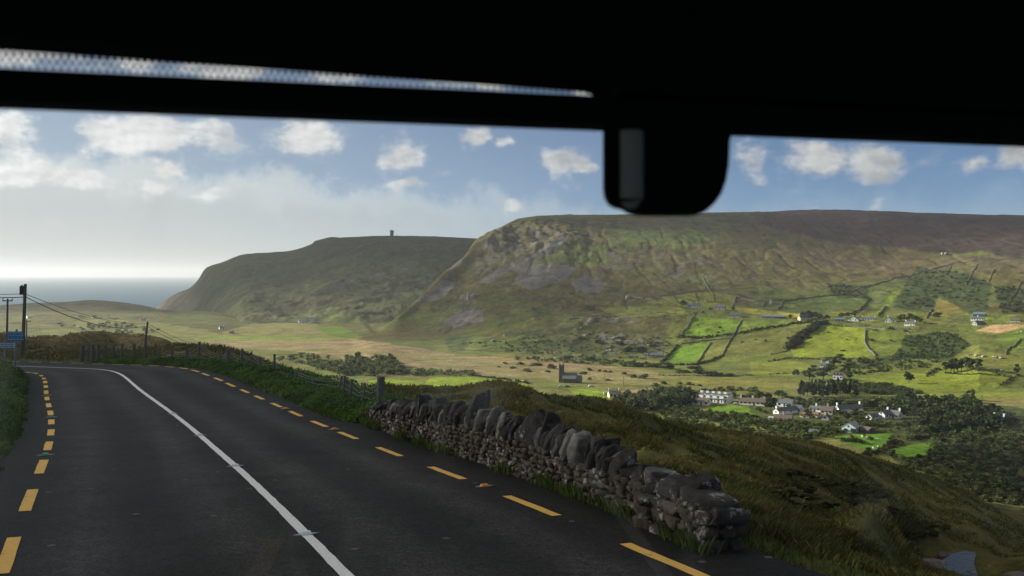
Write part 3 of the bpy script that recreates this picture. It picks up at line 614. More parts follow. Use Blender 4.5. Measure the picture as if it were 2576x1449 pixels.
def stone_wall():
    p0=road_pt(16.5,4.1); root=empty('stone_wall',p0,0)
    tag(root,'low dry stone parapet with upright slab coping along the right road edge','stone wall')
    L0=np.array(p0)
    rng=np.random.default_rng(3)
    # earth and rubble core
    st=np.arange(8.75,24.7,.4);V=[];n=len(st)
    for s in st:
        l=wall_l(s)+.07;hb=wbody(s)-.03
        for dl,z in((0,-.25),(0,hb),(.38,hb),(.38,-.45)): V.append(road_pt(s,l+dl,z)-L0)
    Fc=[]
    for i in range(n-1):
        for k in range(4): Fc.append((i*4+k,i*4+(k+1)%4,(i+1)*4+(k+1)%4,(i+1)*4+k))
    Fc.append((0,1,2,3));Fc.append((n*4-1,n*4-2,n*4-3,n*4-4))
    link('rubble_core',np_mesh('rubble_core',np.array(V),np.array(Fc),np.tile((.035,.03,.025),(len(V),1))),M_rock,root)
    # rubble facing
    Vs=[];Fs=[];Cs=[];o=0
    def put(c,size,h,tilt,roll,t=ICO2,col=None,**k):
        nonlocal o
        v=rock(t,size,rng,**k)@rotm(h,tilt,roll).T+c; Vs.append(v);Fs.append(t[1]+o);o+=len(v)
        b=rng.uniform(.6,1.35); cc=np.array(col if col is not None else (.088,.074,.056))*b*np.array([1,rng.uniform(.9,1.03),rng.uniform(.85,1.05)]);Cs.append(np.tile(cc,(len(v),1)))
    for face in(0,1):
        s=8.85
        z0=-.06
        rows=9
        for r in range(rows):
            s=8.7+rng.uniform(0,.1)
            while s<24.7:
                w=rng.uniform(.08,.24)*(1.15 if s<12 else 1); hgt=rng.uniform(.065,.125); z=z0+r*.082+rng.uniform(-.015,.015)
                if z<wbody(s)+.05:
                    l=wall_l(s)+(.05 if face==0 else .45)+rng.uniform(-.03,.03)
                    put(road_pt(s+w/2,l,z)-L0,(rng.uniform(.13,.2),w*1.02,hgt),float(np.interp(s,RS,RH)),rng.uniform(-.15,.15),rng.uniform(-.3,.3),cuts=10,rough=.05,pw=.4)
                s+=w*.93
    # squared blocks of the near end
    for r,(z,hh) in enumerate(((-.1,.16),(.05,.16),(.2,.15),(.34,.14))):
        for q in range(3): put(road_pt(8.72+rng.uniform(-.02,.06),wall_l(8.7)+.1+q*.17,z)-L0,(.2,rng.uniform(.3,.42),hh),float(_hd[0])+rng.uniform(-.1,.1),0,rng.uniform(-.05,.05),ICO3,col=(.05,.042,.036),pw=.35,cuts=4,rough=.05)
        for q in range(4): put(road_pt(8.95+q*.33,wall_l(9)+.06+rng.uniform(-.02,.02),z)-L0,(.2,rng.uniform(.26,.4),hh*.95),float(_hd[0])+rng.uniform(-.1,.1),0,rng.uniform(-.05,.05),ICO3,col=(.085,.07,.058),pw=.35,cuts=5,rough=.05)
    link('rubble_facing',np_mesh('rubble_facing',np.vstack(Vs),np.vstack(Fs),np.vstack(Cs),False),M_rock,root)
    # coping: upright slabs leaning together, each a part
    s=24.55;i=0
    while s>9.35:
        th=float(np.clip(rng.gamma(5,.036),.09,.34))
        ht=max(.2,(wtot(s)-wbody(s))*.93+.05)*rng.choice([.7,.85,1.,1.1,1.3],p=[.2,.25,.25,.2,.1])*rng.uniform(.92,1.08)
        if abs(s-14.2)<.32: th,ht=.62,.6
        if abs(s-17.0)<.15: ht*=1.25
        flat=s<11
        if flat: th=rng.uniform(.28,.5); ht=rng.uniform(.26,.36)
        h=float(np.interp(s,RS,RH));dp=rng.uniform(.36,.56)
        lean=rng.normal(.20,.16) if not flat else rng.normal(.05,.06)
        c=road_pt(s-th/2,wall_l(s)+.2+rng.uniform(-.05,.05),wbody(s)+ht/2-.05)
        t=ICO4 if s<13 else ICO3
        t=ICO4;v=slab((dp,th*1.15,ht*1.1),rng)@rotm(h+rng.normal(0,.12),rng.normal(0,.14),lean).T
        b=rng.uniform(.55,1.35);col=np.array((.044,.040,.037) if rng.random()<.72 else (.16,.155,.14))*b
        me=np_mesh('cope_stone',v,t[1],np.tile(col,(len(v),1)),False)
        if abs(s-14.2)<-.3: me.polygons.foreach_set('use_smooth',np.ones(len(me.polygons),dtype=bool))
        link('cope_stone',me,M_rock,root,tuple(c-L0)); s-=th*.86;i+=1
    for (sa,dl,z,size,col) in((8.95,.23,.5,(.56,.78,.2),(.06,.055,.05)),(8.7,.3,.36,(.5,.5,.2),(.045,.04,.036)),(9.5,.2,.55,(.5,.6,.24),(.075,.07,.065)),(10.05,.2,.6,(.5,.5,.3),(.11,.105,.098))):
        v=slab((size[0],size[2],size[1]),rng,.08)[:,[0,2,1]]@rotm(float(_hd[0])+rng.normal(0,.1),rng.normal(0,.05),rng.normal(0,.05)).T
        me=np_mesh('cope_stone',v,ICO4[1],np.tile(col,(len(v),1)),False); link('cope_stone',me,M_rock,root,tuple(road_pt(sa,wall_l(sa)+dl,z)-L0))
    print('copes',i)
stone_wall()
# ------------------------------------------------------------------ wire fence on the right
def road_at(X,l):
    """station where a line at offset l crosses the direction X"""
    s=np.arange(3,115,.1);p=road_pt(s,l);u=p[:,0]/p[:,1];t=(X-1288)*Q; i=np.abs(u-t).argmin(); return s[i]
def fence():
    root=empty('post_and_wire_fence',road_pt(27.4,4.9),0); tag(root,'leaning wooden post and wire fence in nettles beside the road','fence')
    L0=Vector(root.location)
    g=lambda x,y:(x*.24414+377.3,y*.24414+867.9)
    posts=[(2380,330,2368,560,.115,27.2),(2218,405,2178,720,.035,None),(2085,355,2050,600,.062,None),(2010,322,1982,540,.05,None),(1980,320,1905,480,.04,None),(1513,270,1513,410,.08,None),(1410,330,1408,380,.09,None),(1337,245,1303,378,.055,None),(1139,125,1131,300,.07,None),
     (955,40,935,215,.06,None),(972,130,935,222,.06,None),(810,42,822,198,.15,None),(733,105,680,212,.07,None),(1050,70,1040,170,.04,None),(1285,95,1283,195,.05,None),(512,-30,505,168,.085,None),(385,50,385,120,.1,None),(233,50,230,175,.07,None),(92,65,92,158,.07,None)]
    ends=[]
    for i,(xt,yt,xb,yb,r,d) in enumerate(posts):
        Xt,Yt=g(xt,yt);Xb,Yb=g(xb,yb)
        l=4.9 if Xb>700 else 5.2
        s=road_at(Xb,l);p=road_pt(s,l); d=float(p[1])
        zt=(690-Yt)*Q*d; xbw=(Xb-1288)*Q*d; xtw=(Xt-1288)*Q*d; zb=zat(xbw,d,[sm])-.12
        zt=max(zt,zb+.55)
        a=Vector((xbw,d,zb))-L0;b=Vector((xtw,d,zt))-L0
        mb=MB(); mb.cyl(a,b,r,r*.93,9); mb.build('post',M_wood,root); ends.append((Xb,a,b))
    ends.sort(key=lambda e:-e[0])
    mb=MB(); use=[e for e in ends]
    rr=random.Random(5)
    for (X0,a0,b0),(X1,a1,b1) in zip(use[:-1],use[1:]):
        for fr in(.25,.45,.65,.82,.95):
            p=a0.lerp(b0,fr);q=a1.lerp(b1,fr);k=8
            sag=rr.uniform(.02,.14);pts=[p.lerp(q,t/k)+Vector((0,0,-sag*math.sin(math.pi*t/k)+rr.uniform(-.02,.02))) for t in range(k+1)]
            mb.tube(pts,.0045,4)
    # netting verticals near the wall
    for (X0,a0,b0),(X1,a1,b1) in zip(use[:5],use[1:6]):
        m=max(2,int((a1-a0).length/.16))
        for t in range(1,m):
            f=t/m; p=a0.lerp(a1,f);q=b0.lerp(b1,f)
            mb.tube([p.lerp(q,.2),p.lerp(q,.55)+Vector((0,0,-.04)),p.lerp(q,.93)+Vector((0,0,-.06))],.003,4)
    mb.build('fence_wire',M_wire,root)
    # the far fence running over the brown hill
    far=[(840,1095,818,1172,.16),(902,1090,885,1140,.1),(938,1118,936,1165,.16),(992,1113,990,1155,.14),(1065,1095,1063,1168,.1),(1145,1090,1143,1172,.12),(1232,1085,1230,1150,.12),(1352,1065,1348,1122,.14),(1468,1045,1464,1112,.13)]
    r2=None;L1=None;prev=None;wm=MB()
    for (xt,yt,xb,yb,r) in far:
        X,Yb=xb/4,min(629+yb/4,911); p=hit(X,Yb,[sm])
        if p is None or p[1]>230: d=160.;p=np.array([(X-1288)*Q*d,d,zat((X-1288)*Q*d,d,[sm])])
        d=p[1]
        if r2 is None:
            r2=empty('post_and_wire_fence',p,0); tag(r2,'distant row of short fence posts along the foot of the brown hill','fence'); L1=Vector(p)
        b=Vector(((xt/4-1288)*Q*d,d,(690-629-yt/4)*Q*d));a=Vector(p)-Vector((0,0,.2))
        if b.z-a.z<1.1:b.z=a.z+1.3
        mb=MB(); mb.cyl(a-L1,b-L1,r*.8,r*.75,7); mb.build('post',M_wood,r2)
        if prev is not None: wm.tube([prev-L1,(b-Vector((0,0,.15)))-L1],.008,4)
        prev=b-Vector((0,0,.15))
    wm.build('fence_wire',M_wire,r2)
fence()
# ------------------------------------------------------------------ poles, cables, signs
def pole(top,base,d,r,label,arm=0,box=False,bd=None):
    xb=(base[0]-1288)*Q*d; zb=zat(xb,d)-.3; xt=(top[0]-1288)*Q*d; zt=(690-top[1])*Q*d
    e=empty('utility_pole',(xb,d,zb),0); tag(e,label,'utility pole','poles carrying overhead cables')
    o=Vector((xb,d,zb));T=Vector((xt,d,zt))-o
    mb=MB(); mb.cyl((0,0,0),T,r*1.1,r*.85,10); mb.build('pole_shaft',M_pole,e)
    if arm:
        a=MB(); a.box(T.x-arm,T.x+arm,T.y-.09,T.y+.09,T.z-.34,T.z-.18); a.build('crossarm',M_pole,e)
        for q in(-.93,0,.93):
            m=MB(); m.cyl((T.x+arm*q,T.y,T.z-.18),(T.x+arm*q,T.y,T.z+.16),.09,.06,7); m.build('insulator',M_grey,e)
    if box:
        b=MB(); b.box(T.x-.52,T.x-.17,T.y-.22,T.y+.22,T.z-1.15,T.z-.22); b.cyl((T.x-.36,T.y,T.z-.22),(T.x-.36,T.y,T.z-.08),.1,.06,7); b.box(T.x-.2,T.x-.1,T.y-.08,T.y+.08,T.z-1.35,T.z-.5); b.build('cable_box',M_black,e)
    return o,T
p1o,p1t=pole((64.5,715),(57,905),106.,.19,'tall dark pole with a black box at its top, behind the blue sign',box=True)
p0o,p0t=pole((20,753),(18,880),150.,.16,'pole with a short crossarm at the far left',arm=.75)
p2o,p2t=pole((372,810),(361,906),184.,.19,'plain slightly leaning pole on the right flank of the brown hill')
p3o,p3t=pole((68,806),(66,850),236.,.15,'small distant pole with a crossarm just right of the tall dark one',arm=.9)
def cable(a,b,sag,r,label):
    k=22;pts=[a.lerp(b,t/k)+Vector((0,0,-4*sag*(t/k)*(1-t/k))) for t in range(k+1)]
    o=Vector(pts[0]); mb=MB(); mb.tube([p-o for p in pts],r,5)
    tag(mb.build('overhead_cable',M_cable,None,tuple(o)),label,'cable','overhead cables')
A=p1o+p1t;B=p2o+p2t
def px3(X,Y,d): return Vector(((X-1288)*Q*d,d,(690-Y)*Q*d))
cable(px3(67,741,106),px3(371,815.5,184),.9,.03,'upper thin cable from the tall boxed pole to the leaning pole')
cable(px3(66,748,106),px3(370,821,184),1.5,.045,'lower thicker cable from the tall boxed pole to the leaning pole')
cable(px3(-150,735,112),px3(62,739.5,106),.15,.03,'upper cable entering from the left picture edge to the boxed pole')
cable(px3(-150,744,112),px3(62,748,106),.15,.045,'lower thicker cable entering from the left picture edge')
cable(px3(372,815.5,184),px3(545,878,250),.8,.03,'upper cable running right and down from the leaning pole')
cable(px3(371,821,184),px3(535,880,250),1.1,.04,'lower cable running right and down from the leaning pole')
def signs():
    d=45.;x=(40-1288)*Q*d; zb=zat(x-.05,d,[sm])-.2; z=lambda Y:(690-Y)*Q*d
    e=empty('direction_sign',(x,d,zb),0); tag(e,'blue rectangular sign with pale lines of lettering on a thin grey post','road sign')
    m=MB(); m.cyl((-.07,.05,0),(.02,.05,z(829)-zb),.045,.045,10); m.build('sign_post',M_steel,e)
    w=.375;z0,z1=z(858.5)-zb,z(834.5)-zb
    b=MB(); b.box(-w,w,-.01,.01,z0,z1); b.build('sign_board',M_signblue,e)
    t=MB();H=z1-z0; rr=random.Random(3)
    # pale bars as they read from here: three blurred rows between dark lettering
    for zz,h in((.86,.10),(.565,.09),(.17,.1)): t.box(-w+.02,w-.02,-.018,-.011,z0+H*(zz-h/2),z0+H*(zz+h/2))
    for zz,h,n in((.73,.12,5),(.36,.12,4)):
        xx=-w+.03
        while xx<w-.05:
            l=rr.uniform(.02,.07); t.box(xx,min(xx+l,w-.03),-.018,-.011,z0+H*(zz-h/2),z0+H*(zz+h/2)); xx+=l+rr.uniform(.05,.12)
    t.build('lettering',M_signpale,e)
    d=48.;x=(12-1288)*Q*d; zb=zat(x,d,[sm])-.2
    e=empty('direction_sign',(x,d,zb),0); tag(e,'faded white finger sign with blue edge, below and behind the blue sign','road sign')
    m=MB(); m.cyl((0,.06,0),(0,.06,(690-858)*Q*d-zb),.04,.04,9); m.build('sign_post',M_steel,e)
    z0,z1=(690-877)*Q*d-zb,(690-862)*Q*d-zb
    b=MB(); b.prism([(-.62,z0),(.52,z0),(.64,(z0+z1)/2),(.52,z1),(-.62,z1)],-.012,.012); b.build('sign_board',M_signblue,e)
    q=(z1-z0)*.09;b=MB(); b.prism([(-.59,z0+q),(.5,z0+q),(.6,(z0+z1)/2),(.5,z1-q),(-.59,z1-q)],-.018,-.013); b.build('sign_face',M_signwhite,e)
    t=MB();rr=random.Random(4)
    for zz in(.68,.32):
        xx=-.52
        while xx<.4:
            l=rr.uniform(.03,.1); t.box(xx,xx+l,-.024,-.019,z0+(z1-z0)*(zz-.09),z0+(z1-z0)*(zz+.09)); xx+=l+rr.uniform(.02,.05)
    tl=t.build('lettering',M_signblue,e); tl['kind']='stuff'
    p=hit(144.5,911,[sm]); 
    if p is None or p[1]>120: d=92.; p=np.array([(144.5-1288)*Q*d,d,zat((144.5-1288)*Q*d,d,[sm])])
    d=p[1]; e=empty('warning_sign',(p[0],d,p[2]-.2),0); tag(e,'small yellow diamond warning sign at the foot of the brown hill','road sign')
    zc=(690-896)*Q*d-(p[2]-.2); r=8.3*Q*d
    m=MB(); m.cyl((0,.05,0),(0,.05,zc),.04,.04,8); m.build('sign_post',M_steel,e)
    b=MB(); b.prism([(0,zc-r),(r,zc),(0,zc+r),(-r,zc)],-.012,.012); b.build('sign_board',M_signyel,e)
    b=MB(); b.box(-r*.16,r*.16,-.02,-.013,zc-r*.42,zc+r*.2); b.box(-r*.32,r*.32,-.02,-.013,zc+r*.05,zc+r*.3); b.build('sign_symbol',M_black,e)
signs()
# ------------------------------------------------------------------ buildings
def window(root,x,y,z,w,h,nx,ny,mat=M_glass,name='window'):
    """pane standing 6 cm proud of a wall whose outward normal is (nx,ny)"""
    m=MB(); t=.06
    if ny: m.box(x-w/2,x+w/2,y+(-t if ny<0 else -.2),y+(.2 if ny<0 else t),z,z+h)
    else: m.box(x+(-t if nx<0 else -.2),x+(.2 if nx<0 else t),y-w/2,y+w/2,z,z+h)
    return m.build(name,mat,root)
def gabled(root,x0,x1,dep,eh,rh,wm,rm,y0=0,axis='x',z=0):
    """walls plus gables (ridge along x) and two proud roof slabs"""
    b=MB(); b.prism([(y0,z-2.5),(y0+dep,z-2.5),(y0+dep,z+eh),(y0+dep/2,z+eh+rh),(y0,z+eh)],x0,x1)
    r=MB(); t=.28;ov=.3; s=rh/(dep/2)
    r.prism([(y0-ov,z+eh-ov*s+.04),(y0+dep/2,z+eh+rh+.04),(y0+dep+ov,z+eh-ov*s+.04),(y0+dep+ov,z+eh-ov*s+t),(y0+dep/2,z+eh+rh+t+.06),(y0-ov,z+eh-ov*s+t)],x0-.2,x1+.2)
    # prism() extrudes along y; turn so that the profile lies across the ridge
    for q in(b,r): q.v=[(v[1],v[0],v[2]) for v in q.v]
    if axis=='y':
        for q in(b,r): q.v=[(v[1],v[0],v[2]) for v in q.v]
    w=b.build('wall',wm,root); rf=r.build('roof',rm,root); return w,rf
def chimney(rf,x,y,z,wm=M_white,w=.9,h=1.5):
    c=MB(); c.box(x-w/2,x+w/2,y-.4,y+.4,z-1.2,z+h); c.box(x-w/2-.1,x+w/2+.1,y-.5,y+.5,z+h,z+h+.18); return c.build('chimney',wm,rf)
def house(label,X0,X1,Yb,eh,rh,wm=M_white,rm=M_slate,dep=7.,gable=False,rot=8,ch=2,nw=4,st=1,name='house',cat='house',L=11.,sheets=FAR,chm=None,group='white and grey houses scattered over the valley'):
    X=(X0+X1)/2;p=hit(X,Yb,sheets);d=p[1];w=(X1-X0)*Q*d;eh*=Q*d;rh*=Q*d
    rz=-math.atan2(p[0],p[1])+rad(rot); e=empty(name,p,rz); tag(e,label,cat,group)
    if gable:
        _,rf=gabled(e,0,L,w,eh,rh,wm,rm,-w/2,'y')
        n=2 if w>5 else 1
        for k in range(st):
            for i in range(n): window(e,(-w/4 if i==0 else w/4) if n==2 else 0,0,(.9+2.6*k),min(1.3,w*.18),1.2,0,-1)
        if rh>1.6: window(e,0,0,eh+.1,.8,1.0,0,-1)
        for i in range(ch): chimney(rf,0,.5+(L-1)*(i if ch>1 else 0),eh+rh,chm or wm)
        for i in range(2): window(e,w/2,L*(.3+.35*i),.9,1.2,1.2,1,0)
    else:
        _,rf=gabled(e,-w/2,w/2,dep,eh,rh,wm,rm)
        for k in range(st):
            for i in range(nw):
                x=-w/2+w*(i+.5)/nw; dr=(k==0 and i==nw//2)
                if dr: window(e,x,0,.05,1.0,2.0,0,-1,M_trim,'door')
                else: window(e,x,0,.9+2.7*k,min(1.4,w/nw*.5),1.25,0,-1)
        xs=[0] if ch==1 else [-w/2+.5+(w-1)*i/(ch-1) for i in range(ch)]
        for x in xs[:ch]: chimney(rf,x,dep/2,eh+rh,chm or wm)
        window(e,w/2,dep/2,.9,1.1,1.2,1,0)
    return e
H=house
H('cream farmhouse with grey roof just right of the church',1533,1563,1001,9,7,M_cream,M_slate,ch=2,nw=3,rot=12)
H('cream gable-fronted house joined to the cream farmhouse, right of the church',1565,1582,1001,9,8,M_cream,M_slate,gable=True,ch=0,L=8,rot=-14,st=1)
H('long brown-roofed cottage with one white gable, half behind trees',1610,1650,998,5,9,M_grey,M_brownroof,ch=1,nw=4,rot=10)
H('tiny white gabled shed left of the long white terrace',1718,1731,1002,7,6,M_white,M_slate,gable=True,ch=0,L=6,rot=-25)
H('white bungalow with brown roof in front of the long white terrace',1745,1782,1020,9,7.5,M_white,M_brownroof,ch=0,nw=3,rot=-14)
H('short grey annex on the left end of the brown-roofed bungalow',1731,1744,1020,8,6,M_grey,M_brownroof,ch=1,nw=1,rot=-14)
H('long white bungalow with brown roof and three chimneys, right of the terrace',1859,1922,1020,8,8,M_white,M_brownroof,ch=3,nw=6,rot=-10)
H('two-gabled grey house with blue-grey roof behind the village',1953,1992,1024,9,8,M_white,M_slate,ch=0,nw=3,rot=-16)
H('white gabled house with long low grey roof at the village front',1942,1961,1043,8,6,M_white,M_slate,gable=True,ch=1,L=16,rot=-42)
H('pale blue house with dark windows between grey roofs',1991,2013,1039,11,6,M_blue,M_slate,ch=0,nw=3,rot=-15)
H('long grey bungalow with brown roof at the front of the village',1946,1990,1062,7,9,M_grey,M_brownroof,ch=1,nw=4,rot=-8,chm=M_cream)
H('flat low pale annex left of the grey bungalow',1932,1945,1060,7,1.5,M_grey,M_grey,ch=0,nw=1,rot=-8)
H('white cottage with dark roof left of the solar-roofed house',2034,2063,1036,6,6,M_white,M_slate,ch=1,nw=3,rot=-18)
H('grey house with porch and dark panels on its roof',2064,2093,1043,9,9,M_grey,M_brownroof,ch=1,nw=3,rot=-12,st=1)
H('large white two-storey gable with grey roof running right',2094,2114,1043,14,8,M_white,M_slate,gable=True,ch=2,L=17,rot=-52,st=1)
H('thatched white cottage, left one of the pair',2012,2034,1051,5,6,M_white,M_thatch,ch=0,nw=3,rot=-10)
H('thatched white cottage, right one of the pair',2038,2055,1051,5,6,M_white,M_thatch,ch=0,nw=3,rot=-20)
H('small brown gable peeping over bushes below the white gable house',2066,2084,1058,6,6,M_grey,M_brownroof,gable=True,ch=1,L=7,rot=-10,chm=M_cream)
H('small white gabled cottage left of the large white dormer house',2177,2193,1057,8,6,M_white,M_slate,gable=True,ch=0,L=8,rot=-30)
H('large white house with tall gable, grey roof and two chimneys',2206,2226,1054,11,8,M_white,M_slate,gable=True,ch=0,L=9,rot=-28,st=2)
H('white long wing with grey roof and two chimneys, joined to the large gable',2224,2259,1053,8,10,M_white,M_slate,ch=2,nw=4,rot=-22)
H('pale blue gable-fronted house standing alone above a green field',2117,2151,1089,13,10,M_blue,M_grey,gable=True,ch=0,L=11,rot=-16)
H('dark timber shed right of the pale blue gable house',2162,2184,1090,7,6,M_stone,M_stone,ch=0,nw=1,rot=-30,name='shed',cat='shed')
H('low grey shed half hidden by the moor edge',2034,2058,1094,6,4,M_grey,M_slate,ch=0,nw=1,rot=-10,name='shed',cat='shed')
H('small white cottage among dark trees, upper one of two',2063,2083,925,5,6,M_white,M_slate,ch=2,nw=3,rot=-8)
H('white two-storey cottage among dark trees, lower one of two',2095,2118,955,11,5,M_white,M_brownroof,ch=0,nw=3,rot=-10,st=2)
H('dark-roofed house with two white chimneys in the right hand wood',2492,2520,1065,7,9,M_blue,M_slate,ch=2,nw=3,rot=-25)
HS='houses strung along the middle of the hillside'
H('cream gable-fronted house on the hillside road beside dark trees',2004,2015,807,7,6,M_cream,M_slate,gable=True,ch=1,L=16,rot=-50,group=HS)
H('low blue-grey shed on the hillside, right of the dark trees',2100,2123,810,6,2.5,M_grey,M_tin,ch=0,nw=3,rot=0,name='shed',cat='shed',group=HS)
H('wide white gabled bungalow on the hillside with one chimney',2133,2158,809,4,8,M_white,M_slate,gable=True,ch=1,L=9,rot=-8,group=HS)
H('long white hillside bungalow with grey roof between two gabled ones',2168,2200,807,4.5,4,M_white,M_slate,ch=2,nw=5,rot=-5,group=HS)
H('white steep twin-gabled hillside house, left gable',2226,2241,812,5,8,M_white,M_slate,gable=True,ch=1,L=9,rot=-5,group=HS)
H('white steep twin-gabled hillside house, right gable',2242,2254,812,4,6,M_white,M_slate,gable=True,ch=0,L=8,rot=-5,group=HS)
H('white low hillside house in front of trees, lowest of its row',2275,2300,820,5,5,M_white,M_slate,ch=2,nw=4,rot=-15,group=HS)
H('dark barn at the far right of the hillside',2449,2477,797,6,4,M_trim,M_tin,ch=0,nw=1,rot=-8,name='barn',cat='barn',group=HS)
H('white bungalow just below the dark barn',2443,2473,807,5,3.5,M_white,M_slate,ch=1,nw=5,rot=-6,group=HS)
H('grey gabled house below the white bungalow, next to the tan field',2443,2458,819,5,6,M_grey,M_slate,gable=True,ch=0,L=12,rot=-42,group=HS)
H('grey bungalow by the right edge above the tan field',2541,2564,811,5,4,M_grey,M_brownroof,ch=0,nw=4,rot=-8,group=HS)
H('blue roofed long farm shed, left one beside white trailer',1918,1945,801,4,3,M_tin,M_tin,ch=0,nw=1,rot=-5,name='barn',cat='barn',group=HS)
H('dark roofed farm shed, right one of the pair',1946,1976,802,4.5,3,M_stone,M_tin,ch=0,nw=1,rot=-5,name='barn',cat='barn',group=HS)
H('white cottage with three chimneys high on the left of the hillside',1739,1763,774,5,5,M_white,M_slate,ch=3,nw=4,rot=-4,group=HS)
H('bright blue shed behind the left hillside cottage',1729,1739,771,4,3,M_tin,M_tin,ch=0,nw=1,rot=-4,name='shed',cat='shed',group=HS)
H('grey stone house on the hillside track',1797,1823,779,5,6,M_grey,M_slate,ch=0,nw=3,rot=-15,group=HS)
H('white bungalow with wide grey roof at the top of a bright green field',1835,1861,799,5,6,M_white,M_slate,ch=0,nw=5,rot=-4,group=HS)
H('low grey farm building at the corner of the bright fields',1636,1667,899,5,5,M_grey,M_slate,ch=0,nw=2,rot=-6,name='barn',cat='barn')
H('tiny white shed left of the low grey farm building',1620,1630,897,5,2.5,M_blue,M_slate,ch=0,nw=1,rot=0,name='shed',cat='shed')
HF='far white farms under the headland'
H('white two-storey farmhouse at the foot of the headland, upper',768,793,806,4,2.5,M_white,M_slate,ch=1,nw=4,rot=0,group=HF)
H('white farm building at the foot of the headland, lower left',752,775,812,3.5,2,M_white,M_slate,ch=0,nw=3,rot=5,group=HF)
H('white farm building at the foot of the headland, lower right',778,790,811,4,2.5,M_white,M_slate,ch=0,nw=2,rot=-10,group=HF)
H('white ruined cottage on the bog edge left of the green knoll',553,565,829,4,2.5,M_white,M_slate,ch=2,nw=2,rot=10,group=HF)
H('grey cottage right of the white ruined one on the bog edge',577,590,840,4,2.5,M_grey,M_slate,ch=1,nw=2,rot=0,group=HF)
HC='white houses of the hazy coastal village'
H('coastal village house under the far left hill, hazy white, leftmost',199,208,799,3,2,M_white,M_brownroof,ch=0,nw=2,rot=0,group=HC,dep=6)
H('coastal village house with a reddish roof',233,243,801,4,3,M_white,M_brownroof,ch=1,nw=2,rot=5,group=HC,dep=6)
H('coastal village chapel-like white gable',268,278,803,6,4,M_white,M_slate,gable=True,ch=0,L=10,rot=0,group=HC)
H('coastal village house right of the white gable, long and low',281,298,804,2.5,1.5,M_white,M_slate,ch=0,nw=4,rot=0,group=HC)
H('pair of low white cottages below the coastal village',247,262,818,3,2,M_white,M_slate,ch=1,nw=3,rot=0,group=HC)
H('lone white cottage at the right end of the coastal village',356,368,807,3,2,M_white,M_slate,ch=1,nw=2,rot=0,group=HC)
H('lone white barn gleaming left of the coastal village behind the pole',70,82,801,4,2.5,M_white,M_white,ch=0,nw=1,rot=15,group=HC,name='barn',cat='barn')
def terrace():
    X0,X1,Yb=1748,1839,1012;p=hit((X0+X1)/2,Yb,FAR);d=p[1];w=(X1-X0)*Q*d*.86;h=20*Q*d
    e=empty('terrace_house',p,-math.atan2(p[0],p[1])-rad(22)); tag(e,'long white three-bay terrace with dark flat roof and row of white chimneys','terrace')
    dep=9.
    m=MB(); m.box(-w/2,w/2,0,dep,-3,h); m.build('wall',M_white,e)
    r=MB(); r.box(-w/2-.2,w/2+.2,-.25,dep+.25,h,h+.45); rf=r.build('roof',M_slate,e)
    for i in range(5): chimney(rf,-w/2+w*(i+.35)/5,2.2,h+.45,M_white,1.8,.9)
    for i in range(4):
        x=-w/2+w*(i+.45)/4.3
        b=MB(); b.box(x-1.35,x+1.35,-1.1,0,h*.5,h*.88); b.build('bay_window',M_white,e)
        b=MB(); b.box(x-1.3,x+1.3,-.9,0,-2,h*.36); b.build('porch',M_white,e)
        b=MB(); b.box(x-1.5,x+1.5,-1.25,0,h*.88,h*.91); b.box(x-1.5,x+1.5,-1.15,0,h*.36,h*.42); b.build('bay_roof',M_trim,e)
        window(e,x,-.9,.2,.8,h*.24,0,-1,M_trim,'door')
        for z in(.14,.6): window(e,x+2.5,0,h*z,.95,h*.22,0,-1,M_trim)
terrace()
def church():
    X,Yb=1434,964;p=hit(X,Yb,FAR);d=p[1];s=Q*d; rz=-math.atan2(p[0],p[1])-rad(14); e=empty('church',p,rz); tag(e,'dark stone church with tall slender pinnacled west tower','church')
    nl=37*s
    _,rf=gabled(e,-20*s,15*s,20*s,11*s,13*s,M_stone,M_slate)
    _,rc=gabled(e,15.4*s,27*s,14*s,8*s,10*s,M_stone,M_slate,3*s)
    for i in range(6):
        x=-17*s+i*6*s; b=MB(); b.box(x-.35,x+.35,-.8,0,-2,8.5*s); b.build('buttress',M_stone,e)
        if i<5: window(e,x+3*s,0,2.5*s,.7,6*s,0,-1)
    window(e,27*s,10*s,3*s,2,6*s,1,0)
    tw=9.5*s;x0=-29.2*s;y0=5*s;th=46*s
    t=MB(); t.box(x0,x0+tw,y0,y0+tw,-3,th*.48); t.box(x0+.25,x0+tw-.25,y0+.25,y0+tw-.25,th*.48,th*.9); t.box(x0,x0+tw,y0,y0+tw,th*.9,th*.94); tt=t.build('tower',M_stone,e)
    for qx in(x0,x0+tw):
        for qy in(y0,y0+tw):
            k=MB(); k.cyl((qx,qy,-2),(qx,qy,th*.96),.45,.3,4); k.cyl((qx,qy,th*.96),(qx,qy,th*(1.26 if (qx==x0+tw and qy==y0) else 1.1)),.42,.05,4); k.build('pinnacle',M_stone,tt)
    for k in range(4):
        c=MB(); c.box(x0+tw*(.12+.22*k),x0+tw*(.24+.22*k),y0,y0+.3,th*.94,th*.985); c.build('battlement',M_stone,tt)
    window(e,x0+tw/2,y0+.25,th*.62,.8,th*.2,0,-1);window(e,x0+tw/2,y0,th*.25,.7,th*.13,0,-1)
church()
